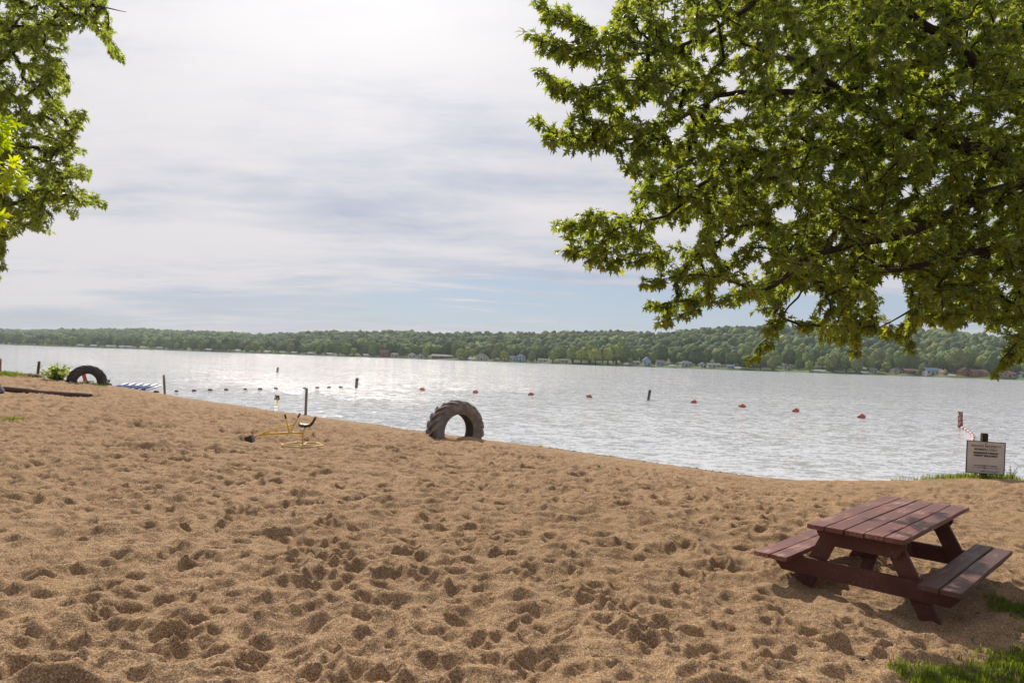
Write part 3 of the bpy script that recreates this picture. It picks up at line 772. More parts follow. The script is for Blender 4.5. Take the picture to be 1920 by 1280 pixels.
def tyre_mesh(Rr=.82, ri=.46, w=.235):
    prof = [(-.6 * w, Rr - .075), (0, Rr - .065), (.6 * w, Rr - .075), (.93 * w, Rr - .085), (1.04 * w, Rr - .15), (1.06 * w, Rr - .22), (.98 * w, ri + .07), (.90 * w, ri + .03), (.88 * w, ri), (.76 * w, ri + .005), (.80 * w, ri + .05),
            (.88 * w, Rr - .2), (.78 * w, Rr - .13), (.4 * w, Rr - .10), (-.4 * w, Rr - .10), (-.78 * w, Rr - .13), (-.88 * w, Rr - .2), (-.80 * w, ri + .05), (-.76 * w, ri + .005), (-.88 * w, ri), (-.90 * w, ri + .03), (-.98 * w, ri + .07), (-1.06 * w, Rr - .22), (-1.04 * w, Rr - .15), (-.93 * w, Rr - .085)]
    n = 96; k = len(prof); v = []; f = []
    for i in range(n):
        a = 2 * math.pi * i / n
        for y, r in prof: v.append((r * math.sin(a), y, r * math.cos(a)))
    for i in range(n):
        for j in range(k): f.append((i * k + j, ((i + 1) % n) * k + j, ((i + 1) % n) * k + (j + 1) % k, i * k + (j + 1) % k))
    nl = 20
    for s_ in (-1, 1):
        for q_ in range(nl):
            a0 = 2 * math.pi * (q_ + (.5 if s_ > 0 else 0)) / nl; b0 = len(v); st = 7
            for j in range(st):
                t = j / (st - 1); y = s_ * (-.03 + t * (1.07 * w + .03)); aa = a0 + .36 * (t ** .85); hw = (.027 + .012 * t) / Rr
                ro = Rr + .006 - .008 * t - .055 * max(t - .72, 0) / .28; ri_ = Rr - .10 - .13 * max(t - .7, 0)
                for (da, r) in ((-hw * 1.35, ri_), (-hw, ro), (hw, ro), (hw * 1.35, ri_)): v.append((r * math.sin(aa + da), y, r * math.cos(aa + da)))
            for j in range(st - 1):
                for m_ in range(3): f.append((b0 + j * 4 + m_, b0 + j * 4 + m_ + 1, b0 + (j + 1) * 4 + m_ + 1, b0 + (j + 1) * 4 + m_))
            f.append((b0, b0 + 1, b0 + 2, b0 + 3)); f.append((b0 + (st - 1) * 4 + 3, b0 + (st - 1) * 4 + 2, b0 + (st - 1) * 4 + 1, b0 + (st - 1) * 4))
    # bead rings on the sidewall
    for s_ in (-1, 1):
        for r1 in (ri + .10, ri + .17):
            b0 = len(v)
            for i in range(n):
                a = 2 * math.pi * i / n
                for (dy_, dr) in ((0.0, -.012), (.008, 0), (0.0, .012)):
                    yy_ = s_ * (w * (.99 if r1 < ri + .12 else 1.035) + dy_); v.append(((r1 + dr) * math.sin(a), yy_, (r1 + dr) * math.cos(a)))
            for i in range(n):
                for j in range(2): f.append((b0 + i * 3 + j, b0 + ((i + 1) % n) * 3 + j, b0 + ((i + 1) % n) * 3 + j + 1, b0 + i * 3 + j + 1))
    return v, f


tv_, tf_ = tyre_mesh()
ty = mesh('tractor_tyre', np.array(tv_), tf_, M_rub, None, True)
ty.data.materials[0] = M_rub
bmt = bmesh.new(); bmt.from_mesh(ty.data); bmesh.ops.recalc_face_normals(bmt, faces=bmt.faces); bmt.to_mesh(ty.data); bmt.free()
for p_ in ty.data.polygons: p_.use_smooth = True
ty.data.set_sharp_from_angle(angle=R(38))
pt = at(850, 833, 18.2); ty.location = (pt[0] + .03, 18.35, gz(pt[0], 18.3) + .26); ty.rotation_euler = (0, R(25), R(37))
props(ty, 'big grey brown tractor tyre half buried in the sand near the water at picture centre', 'tyre', 'half buried tractor tyres')
tv_, tf_ = tyre_mesh(Rr=.82, ri=.43, w=.25); ty2 = mesh('tractor_tyre', np.array(tv_), tf_, M_rub2, None, True)
bmt = bmesh.new(); bmt.from_mesh(ty2.data); bmesh.ops.recalc_face_normals(bmt, faces=bmt.faces); bmt.to_mesh(ty2.data); bmt.free()
for p_ in ty2.data.polygons: p_.use_smooth = True
ty2.data.set_sharp_from_angle(angle=R(38))
pt = at(160, 725, 31.6); ty2.location = (pt[0], 31.7, gz(pt[0], 31.6) + .13); ty2.rotation_euler = (0, R(70), R(40))
props(ty2, 'smaller looking dark tractor tyre half buried beside the leafy bush at far left', 'tyre', 'half buried tractor tyres')

# ------------------------------------------------------------------ sand diggers
M_yel = noisy('yellow_paint', (.68, .42, .03), (.80, .55, .06), 6, .45, spec=.5)
M_pale = noisy('faded_yellow_paint', (.62, .44, .18), (.74, .58, .30), 8, .5)
M_blk = noisy('black_plastic', (.020, .020, .024), (.045, .042, .048), 8, .5, spec=.5)


def digger(loc, rz, label):
    t = thing('sand_digger', label, 'sand digger', loc, rz, 'ride on sand diggers')
    n = 6; base = [(.42 * math.cos(2 * math.pi * k / n), .42 * math.sin(2 * math.pi * k / n), .05) for k in range(n + 1)]
    parts = [tube_arr([base[k], base[k + 1]], .019, 8) for k in range(n)] + [tube_arr([(-.36, 0, .05), (.36, 0, .05)], .013, 8), tube_arr([(0, -.36, .05), (0, .36, .05)], .013, 8)]
    v, f = join(parts); mesh('base_ring', v, f, M_pale, t, True)
    tube('post', [(0, 0, .04), (0, 0, .26), (.01, 0, .33), (.05, 0, .44)], .015, M_yel, t)
    # seat: scooped pad with low back
    prof = [(-.14, .0), (-.10, -.022), (0, -.03), (.08, -.018), (.13, .035), (.165, .11), (.19, .15)]; v = []; f = []
    for i, (a, b) in enumerate(prof):
        for j, y in enumerate(np.linspace(-1, 1, 7)):
            hw = .12 * (1 - .25 * (i / 6) ** 2) * (1 if 0 < i else .8); v.append((a + .06, y * hw, b + .47 + .03 * y * y))
    m_ = len(v); v += [(a - .0, b, c - .04) for a, b, c in v]
    for i in range(6):
        for j in range(6):
            q_ = i * 7 + j; f.append((q_, q_ + 1, q_ + 8, q_ + 7)); f.append((m_ + q_ + 7, m_ + q_ + 8, m_ + q_ + 1, m_ + q_))
    for i in range(6): f.append((i * 7, i * 7 + 7, m_ + i * 7 + 7, m_ + i * 7)); f.append((i * 7 + 6, m_ + i * 7 + 6, m_ + i * 7 + 13, i * 7 + 13))
    for j in range(6): f.append((j, m_ + j, m_ + j + 1, j + 1)); f.append((42 + j, 43 + j, m_ + 43 + j, m_ + 42 + j))
    mesh('seat', np.array(v), f, M_blk, t, True)
    tube('boom', [(0, 0, .285), (-.25, 0, .295), (-.55, 0, .265), (-.86, 0, .235)], .021, M_yel, t)
    tube('linkage', [(-.19, .03, .46), (-.45, .03, .40), (-.80, .02, .27), (-.99, .0, .17)], .014, M_yel, t)
    for (a, b) in (((-.27, -.03, .29), (-.35, -.05, .60)), ((-.27, .03, .29), (-.12, .06, .62))):
        h_ = tube('handle', [a, b], .014, M_yel, t)
        d = (np.array(b) - np.array(a)); d /= np.linalg.norm(d); tube('grip', [np.array(b) - d * .02, np.array(b) + d * .07], .019, M_blk, h_)
    bm = bmesh.new(); box(bm, (-1.06, 0, .13), (.14, .17, .15), Matrix.Rotation(R(-24), 3, 'Y'))
    bmesh.ops.delete(bm, geom=[min(bm.faces, key=lambda q_: q_.calc_center_median().z)], context='FACES_ONLY')
    r_ = bmesh.ops.extrude_face_region(bm, geom=bm.faces[:]); vs_ = [e for e in r_['geom'] if isinstance(e, bmesh.types.BMVert)]
    for e in vs_: e.co = Vector((-1.06, 0, .13)) + (e.co - Vector((-1.06, 0, .13))) * .86
    bobj('bucket', bm, M_blk, t)
    return t


pd = ghit(567, 841)
digger((pd[0], pd[1], pd[2] + .03), R(4), 'yellow ride on sand digger with black bucket and seat, standing left of the middle tyre')
pd = ghit(513, 766)
digger((pd[0], pd[1] + .4, gz(pd[0], pd[1] + .4) - .03), R(107), 'distant sand digger seen end on at the water edge left of a tall post')

# ------------------------------------------------------------------ posts
M_post = noisy('weathered_post', (.16, .125, .11), (.30, .25, .225), 5, .9, (1, 1, .15), .5, 12)
M_postd = noisy('dark_wet_post', (.07, .06, .055), (.15, .12, .11), 5, .8, (1, 1, .2), .5, 12)
M_postr = noisy('flaking_red_post', (.24, .075, .06), (.42, .36, .32), 9, .7, (1, 1, .8), lo=.52, hi=.56)


def post(loc, h, r, m, label, lean=(0, 0), below=.8, square=False, nails=0, cap=None, rz=.3):
    t = thing('swim_post' if loc[2] <= .001 else 'beach_post', label, 'post', loc, rz, 'posts of the swimming area')
    n = 4 if square else 14
    pts = [(lean[0] * z, lean[1] * z, z) for z in np.linspace(-below, h, 7)]
    v, f = tube_arr(pts, [r * (1.0 + .05 * math.sin(3 * k)) for k in range(7)], n); o = mesh('shaft', v, f, m, t, not square)
    tv2, tf2 = tube_arr([(lean[0] * (h - .002), lean[1] * (h - .002), h - .002), (lean[0] * (h + .02), lean[1] * (h + .02), h + .02)], r * 1.1, n); mesh('cap', tv2, tf2, cap or m, t, False)
    if nails:
        bm = bmesh.new(); bmesh.ops.create_cone(bm, cap_ends=True, segments=12, radius1=r * 1.12, radius2=r * 1.12, depth=.05, matrix=Matrix.Translation((lean[0] * h * .86, lean[1] * h * .86, h * .86))); bobj('band', bm, M_dark, t)
    return t


q1 = wat(575, 778); post((q1[0], q1[1] - .15, gz(q1[0], q1[1] - .15) + .002), 1.06, .052, M_post, 'tall grey brown post standing at the water edge behind the yellow digger', (.0, 0), square=True)
q1 = wat(311, 744.5); post((q1[0], q1[1] - .1, gz(q1[0], q1[1] - .1) + .002), 1.08, .058, M_post, 'grey post leaning slightly left at the water edge right of the striped mat', (-.09, 0))
q1 = wat(668, 727); post((*q1[:2], 0), .72, .11, M_postd, 'dark post in the glittering water above the tall beach post', (.05, 0), nails=1)
q1 = wat(520, 698); post((*q1[:2], 0), .62, .12, M_postd, 'farthest dark post in the glittering water, left of the others', (.06, 0))
q1 = wat(1215.5, 750); post((*q1[:2], 0), .70, .095, M_postd, 'dark green grey post leaning right in the calm water between the red buoys', (.16, 0), nails=1)
q1 = wat(1800.5, 802); post((*q1[:2], 0), .75, .105, M_postr, 'red post with flaking pale paint in the water behind the sign', (-.02, 0))
q1 = at(70, 704, 35.5); post((q1[0], 35.5, gz(q1[0], 35.5) + .002), H + ray(70, 678)[2] * 35.5 - gz(q1[0], 35.5), .065, M_postd, 'dark post on the grassy bank between the brown mound and the leafy bush', (.05, 0))
q1 = at(-1.5, 690, 38); post((q1[0], 38, .0), H + ray(0, 673)[2] * 38, .10, M_postr, 'rust red post cut off by the left edge of the picture', (0, 0))

# ------------------------------------------------------------------ buoys and ropes
M_buoy = noisy('faded_orange_buoy', (.34, .085, .050), (.48, .15, .085), 4, .5, spec=.4)
M_bw = noisy('white_float', (.62, .58, .55), (.74, .70, .68), 6, .5)
M_rope = noisy('rope', (.20, .16, .12), (.35, .30, .24), 60, .9)
M_float = noisy('dark_float', (.05, .035, .03), (.10, .065, .05), 8, .6)


def sphere_arr(c, r, sx=1.0, n=14, m=9):
    v, f = [], []
    for i in range(m + 1):
        a = math.pi * i / m
        for j in range(n): b = 2 * math.pi * j / n; v.append((c[0] + r * math.sin(a) * math.cos(b) * sx, c[1] + r * math.sin(a) * math.sin(b), c[2] + r * math.cos(a)))
    for i in range(m):
        for j in range(n): f.append((i * n + j, i * n + (j + 1) % n, (i + 1) * n + (j + 1) % n, (i + 1) * n + j))
    return np.array(v), f


bpos = [(791.5, 731.5, 'leftmost red orange buoy, floating in the glitter right of the dark post'), (891.5, 736.5, 'second red orange buoy from the left, above the middle tyre'),
        (995.5, 741, 'third red orange buoy from the left, right of the middle tyre'), (1104.5, 745, 'red orange buoy just left of the leaning dark green post'),
        (1301, 755.5, 'red orange buoy just right of the leaning dark green post'), (1391.5, 763.5, 'sixth red orange buoy from the left, in the calm water'),
        (1492, 772, 'second last red orange buoy towards the red post'), (1615.5, 783.5, 'largest and rightmost red orange buoy, nearest to the sign')]
proto = None; ropepts = []
for (px, py, lab) in bpos:
    q1 = wat(px, py)
    t = thing('buoy', lab, 'buoy', (q1[0], q1[1], .07), rs.uniform(0, 6), 'red orange buoys on the swim line')
    if proto is None:
        v, f = sphere_arr((0, 0, 0), .175, 1.06); b_ = mesh('float', v, f, M_buoy, t, True)
        v, f = tube_arr([(-.24, 0, .0), (-.17, 0, .01), (.17, 0, .01), (.24, 0, .0)], [.03, .045, .045, .03], 10); c_ = mesh('collar', v, f, M_float, t, True)
        proto = [b_, c_]
    else:
        for o in proto: c_ = o.copy(); C.objects.link(c_); c_.parent = t
    t.rotation_euler = (rs.uniform(-.3, .3), rs.uniform(-.2, .2), rs.uniform(-.6, .6))


def rope(name, a, b, label, sag=.0, r=.012, z0=-.03):
    a = np.array(a); b = np.array(b); k = 40; t = np.linspace(0, 1, k)[:, None]; p = a + (b - a) * t
    p[:, 2] = z0 + .02 * np.sin(np.arange(k) * 1.7); p[:, 1] += .25 * np.sin(np.linspace(0, 9, k))
    o = tube(name, p, r, M_rope, None, 5); props(o, label, 'rope'); return p


rope('swim_rope', wat(668, 727), wat(1215, 750), 'rope low in the water joining the left red orange buoys', r=.014)
rope('swim_rope', wat(1216, 750), wat(1800, 802), 'rope low in the water joining the right red orange buoys', r=.014)
fl = [(275, 737), (293, 735.5), (331, 734.5), (364, 733.5), (394, 732), (424, 731.5), (460, 730.7), (488, 730.2), (517, 729), (571, 728.8), (595, 727.5), (617, 726.8), (639, 726.7)]
rope('swim_rope', wat(262, 737.5), wat(640, 727.2), 'rope with small dark floats across the glittering water at left', r=.014)
fw_ = ['leftmost', 'second', 'third', 'fourth', 'fifth', 'sixth', 'seventh', 'eighth', 'ninth', 'tenth', 'eleventh', 'twelfth', 'last']
v, f = sphere_arr((0, 0, 0), .075, 1.8); fl0 = None
for i, (px, py) in enumerate(fl):
    q1 = wat(px, py)
    if fl0 is None: o = fl0 = mesh('line_float', v, f, M_float, None, True)
    else: o = fl0.copy(); C.objects.link(o)
    o.location = (q1[0], q1[1], .035); o.rotation_euler = (0, rs.uniform(-.1, .1), rs.uniform(-.6, .6)); o.scale = (rs.uniform(.8, 1.2),) * 3
    props(o, '%s small dark float from the left on the rope across the glitter' % fw_[i] if i < 12 else 'small dark float at the right end of the glitter rope', 'float', 'small dark floats on the left rope')
# red and white float line from the red post to the shore
a = wat(1803, 803); b = wat(1822, 832); n_ = 15
pts = [a + (b - a) * t + np.array([.25 * math.sin(t * 3.1), 0, 0]) for t in np.linspace(0, 1, 40)]
o = tube('float_rope', [(p_[0], p_[1], .03) for p_ in pts], .02, M_rope, None, 6); props(o, 'rope threaded through red and white floats behind the sign', 'rope')
vr, fr = sphere_arr((0, 0, 0), .062, 1.9)
fr0 = fr1 = None
for k in range(n_):
    t = (k + .5) / n_; p_ = pts[int(t * 39)]
    red = k % 2
    if red: 
        o = mesh('rope_float', vr, fr, M_buoy, None, True) if fr0 is None else fr0.copy()
        if fr0 is None: fr0 = o
        else: C.objects.link(o)
    else:
        o = mesh('rope_float', vr, fr, M_bw, None, True) if fr1 is None else fr1.copy()
        if fr1 is None: fr1 = o
        else: C.objects.link(o)
    o.location = (p_[0], p_[1], .05); d = b - a; o.rotation_euler = (0, 0, math.atan2(d[1], d[0]))
    nm = ['first', 'second', 'third', 'fourth', 'fifth', 'sixth', 'seventh', 'eighth'][k // 2]
    props(o, '%s %s float from the red post on the rope behind the sign' % (nm, 'red' if red else 'white'), 'float', 'red and white floats behind the sign')

# ------------------------------------------------------------------ sign
M_signb = noisy('sign_board', (.56, .53, .52), (.66, .62, .61), 3, .6)
M_ink, _, _ = mat('sign_ink', (.05, .035, .035), .7)
SY = 13.0; sp = at(1845, 893, SY); sz = gz(sp[0], SY)
SG = thing('notice_sign', 'pale square notice board on a short brown post at the grassy water edge', 'sign', (sp[0], SY, sz), R(-8))
SG.rotation_euler = (0, R(1.5), R(-8))
bm = bmesh.new(); box(bm, (0, .05, .30), (.10, .09, 1.15)); bobj('post', bm, M_bark, SG, bevel=.006)
zt = H + ray(1848, 828)[2] * SY - sz; zb = H + ray(1846, 887)[2] * SY - sz; sw = .655; shh = zt - zb
bm = bmesh.new(); box(bm, (.01, 0, (zt + zb) / 2), (sw, .012, shh)); bobj('board', bm, M_signb, SG, bevel=.002)
bm = bmesh.new()
for sx in (-1, 1): box(bm, (.01 + sx * (sw / 2 + .005), -.001, (zt + zb) / 2), (.010, .024, shh + .02)); box(bm, (.01, -.001, (zt + zb) / 2 + sx * (shh / 2 + .005)), (sw, .024, .010))
bobj('edge_trim', bm, M_dark, SG)
for z_ in (zt - .03, zb + .10):
    bm = bmesh.new(); bmesh.ops.create_cone(bm, cap_ends=True, segments=10, radius1=.011, radius2=.009, depth=.008, matrix=Matrix.Translation((0, -.011, z_)) @ Matrix.Rotation(R(90), 4, 'X')); bobj('bolt', bm, M_dark, SG)


def text(s_, size, z_, par, bold=.0, x=0.01, width=None):
    cu = bpy.data.curves.new('lettering', 'FONT'); cu.body = s_; cu.size = size; cu.align_x = 'CENTER'; cu.extrude = .0008; cu.offset = bold; cu.resolution_u = 3
    o = bpy.data.objects.new('lettering', cu); C.objects.link(o); bpy.context.view_layer.update()
    dg = bpy.context.evaluated_depsgraph_get(); me = bpy.data.meshes.new_from_object(o.evaluated_get(dg)); bpy.data.objects.remove(o)
    xs = [v.co.x for v in me.vertices]; k = (width / (max(xs) - min(xs))) if width else 1.0
    for v in me.vertices: v.co.x *= k
    me.materials.clear(); me.materials.append(M_ink)
    o = bpy.data.objects.new('lettering', me); C.objects.link(o); o.parent = par; o.location = (x, -.0075, z_); o.rotation_euler = (R(90), 0, 0); return o


text('PRIVATE PROPERTY', .062, zt - .105, SG, .0004, width=.52)
text('MEMBERS ONLY', .062, zt - .168, SG, .0004, width=.41)
text('MEMBERSHIP PARKING', .044, zt - .228, SG, .0022, width=.44)
text('PERMIT REQUIRED', .044, zt - .278, SG, .0022, width=.42)
text('VIOLATORS SUBJECT TO CITATION', .026, zb + .135, SG, .001, width=.40)
text('NO TRESPASSING AT ANY TIME', .020, zb + .098, SG, .0003, width=.44)
text('MEMBERS AND GUESTS ONLY', .020, zb + .035, SG, .0003, x=.09, width=.33)

# ------------------------------------------------------------------ log, mound, small things at left
M_log = noisy('log', (.060, .034, .030), (.125, .075, .060), 6, .85, (.3, .3, 3), .8, 14, bdist=.02)
A1 = ghit(-14, 733); B1 = ghit(172, 748)
pts = []
for t in np.linspace(0, 1, 14):
    p_ = A1 + (B1 - A1) * t; pts.append((p_[0], p_[1] + .08 * math.sin(t * 5), gzr(p_[0], p_[1]) * .3 + (A1[2] + (B1[2] - A1[2]) * t) * .7 + .085 + .02 * math.sin(t * 9)))
v, f = tube_arr(pts, [.108 + .008 * math.sin(k * 1.7) for k in range(14)], 12)
lg = mesh('log', v, f, M_log, None, True); props(lg, 'long dark brown log lying on the sand at left, partly drifted over', 'log')
lg.data.set_sharp_from_angle(angle=R(50))

M_soil = noisy('soil', (.10, .065, .045), (.19, .13, .095), 6, .95, (1, 1, 1), 1.0, 10, bdist=.05)
q1 = at(56, 709, 33.0); v, f = ICO[3]; v = v.copy(); v *= 1 + .12 * rs.normal(size=(len(v), 1)) * .5; v = v * (.62, .45, .30); v[:, 2] += .10 * v[:, 0]
mo = mesh('soil_mound', v, f, M_soil, None, True, loc=(q1[0], 33.0, gz(q1[0], 33) + .02)); props(mo, 'low brown soil mound on the grassy bank beside the dark post', 'mound')

# striped swim mat at the water edge
M_sw, _, _ = mat('white_vinyl', (.74, .76, .80), .35, .5); M_sb, _, _ = mat('blue_vinyl', (.055, .10, .27), .35, .5); M_sr, _, _ = mat('red_vinyl', (.45, .04, .05), .4, .5)
q1 = wat(198, 733); q2 = wat(268, 734)
mt = thing('swim_mat', 'blue and white striped inflatable mat lying at the water edge right of the far tyre', 'swim mat', (q1[0] + 1.05, q1[1] + .2, .10), R(-3))
nst = 11
for k in range(nst):
    x_ = -1.05 + 2.2 * k / (nst - 1); 
    v, f = tube_arr([(x_, -.05, .0), (x_ + .02, 0, .02), (x_ + .18, .45, .13), (x_ + .34, .9, .24), (x_ + .35, .95, .22)], np.array([.04, .10, .105, .10, .04]) * (1.3 if k % 2 else .7), 8)
    mesh('tube', v, f, M_sb if k % 2 else M_sw, mt, True)
M_slat = noisy('grey_plank', (.11, .085, .07), (.2, .16, .13), 8, .8)
q1 = at(199, 722, 33.5); g_ = gz(q1[0], 33.5)
bn = thing('low_bench', 'low brown plank bench between the far tyre and the striped mat', 'bench', (q1[0], 33.5, g_), .2)
bm = bmesh.new(); box(bm, (0, 0, .33), (.30, .22, .035)); bobj('seat', bm, M_slat, bn, bevel=.004)
for s_ in (-1, 1): bm = bmesh.new(); box(bm, (s_ * .12, 0, .12), (.03, .18, .38)); bobj('leg', bm, M_slat, bn)
q1 = at(203, 729, 33.0); v, f = sphere_arr((0, 0, 0), .12, 1.3); bag = mesh('dark_bundle', v * np.array([1, 1, .9]) * (1 + .08 * rs.normal(size=(len(v), 1)) * .3), f, M_blk, None, True, loc=(q1[0], 33.0, gz(q1[0], 33.0) + .1)); props(bag, 'small dark rounded bundle at the left end of the striped mat', 'bundle')
# red cloth scrap on the sand in front of the far tyre
pc_ = ghit(181, 733); xs = np.linspace(-.25, .25, 12); ys = np.linspace(-.22, .22, 9); gx_, gy_ = np.meshgrid(xs, ys)
v = np.stack([gx_.ravel(), gy_.ravel(), (.05 + .03 * np.sin(gx_ * 19 + gy_ * 8) + .02 * np.cos(gy_ * 25)).ravel()], 1); ii = np.arange(108).reshape(9, 12)
cl = mesh('red_towel', v, np.stack([ii[:-1, :-1], ii[:-1, 1:], ii[1:, 1:], ii[1:, :-1]], -1).reshape(-1, 4), M_sr, None, True, loc=(pc_[0], pc_[1], pc_[2] + .01))
sm_ = cl.modifiers.new('thick', 'SOLIDIFY'); sm_.thickness = .012; props(cl, 'crumpled red towel on the sand in front of the far tyre', 'towel')
# small beach chair seen through the far tyre
q1 = at(166, 722, 34.2); g_ = gz(q1[0], 34.2)
ch = thing('beach_chair', 'small blue and red beach chair seen through the hole of the far tyre', 'beach chair', (q1[0], 34.2, g_), R(150))
bm = bmesh.new(); box(bm, (0, 0, .20), (.34, .34, .03)); bobj('seat', bm, M_sb, ch, bevel=.005)
bm = bmesh.new(); box(bm, (0, .22, .40), (.34, .03, .40), Matrix.Rotation(R(-18), 3, 'X')); bobj('backrest', bm, M_sr, ch, bevel=.005)
for sx in (-1, 1):
    for sy in (-1, 1): tube('leg', [(sx * .17, sy * .15, -.05), (sx * .17, sy * .17, .20)], .010, M_bw, ch, 6)
# bag cut off by the left edge
pg = ghit(-2, 744)
bgv, bgf = ICO[3]; bgv = bgv.copy() * (.19, .15, .21) * (1 + .06 * rs.normal(size=(len(bgv), 1)) * .4)
BG = thing('beach_bag', 'grey and black patterned beach bag cut off by the left edge beside the log', 'bag', (pg[0] - .03, pg[1], pg[2]), 0)
mesh('body', bgv + (0, 0, .19), bgf, noisy('bag_cloth', (.03, .03, .04), (.35, .36, .42), 14, .8, lo=.47, hi=.53), BG, True)
tube('handle', [(-.09, 0, .37), (-.06, 0, .45), (.0, 0, .48), (.06, 0, .45), (.09, 0, .37)], .012, M_blk, BG)
pc_ = ghit(2, 748); v = np.stack([gx_.ravel() * .8, gy_.ravel() * .8, (.04 + .025 * np.sin(gx_ * 15) + .02 * np.cos(gy_ * 21)).ravel()], 1)
tw = mesh('pink_towel', v, np.stack([ii[:-1, :-1], ii[:-1, 1:], ii[1:, 1:], ii[1:, :-1]], -1).reshape(-1, 4), noisy('pink_cloth', (.62, .38, .36), (.72, .52, .50), 9, .9), None, True, loc=pc_)
sm_ = tw.modifiers.new('thick', 'SOLIDIFY'); sm_.thickness = .012; props(tw, 'pale pink crumpled towel at the left edge below the patterned bag', 'towel')

# ------------------------------------------------------------------ foliage builders
LP = np.array([(0, .06), (.08, .0), (.36, -.02), (.16, .18), (.52, .46), (.33, .47), (.10, .38), (.20, .66), (.10, .68), (0, 1.0),
               (-.10, .68), (-.20, .66), (-.10, .38), (-.33, .47), (-.52, .46), (-.16, .18), (-.36, -.02), (-.08, .0)])
LFAN = np.array([(18, i, (i + 1) % 18) for i in range(18)])


def leaves(name, pos, dirs, nrm, size, tint, m, parent, shape=LP, fan=LFAN, ctr=(0, .38), fold=.22, curl=.28):
    """many small leaves in one mesh; each has its own base point, direction and face normal"""
    dirs = dirs / np.linalg.norm(dirs, axis=1)[:, None]
    sx = np.cross(dirs, nrm); sx /= np.linalg.norm(sx, axis=1)[:, None] + 1e-9; nz_ = np.cross(sx, dirs)
    sh = np.vstack([shape, ctr]); n = len(pos); k = len(sh)
    z = fold * np.abs(sh[:, 0]) - curl * sh[:, 1] ** 2
    v = pos[:, None] + size[:, None, None] * (sh[None, :, 0, None] * sx[:, None] + sh[None, :, 1, None] * dirs[:, None] + z[None, :, None] * nz_[:, None])
    f = (fan[None] + (np.arange(n) * k)[:, None, None]).reshape(-1, 3)
    return mesh(name, v.reshape(-1, 3), f, m, parent, False, np.repeat(tint, k, 0))


def poly_in(poly, x, y):
    poly = np.asarray(poly, float); ins = np.zeros(len(x), bool); j = len(poly) - 1
    for i in range(len(poly)):
        a, b = poly[i], poly[j]
        c = ((a[1] > y) != (b[1] > y)) & (x < (b[0] - a[0]) * (y - a[1]) / (b[1] - a[1] + 1e-12) + a[0]); ins ^= c; j = i
    return ins


def at_v(px, py, y):
    d = fw[None] + rt[None] * (px[:, None] - 960) / F - up[None] * (py[:, None] - 640) / F
    d = d / d[:, 1:2]; return np.stack([d[:, 0] * y, y, H + d[:, 2] * y], 1)


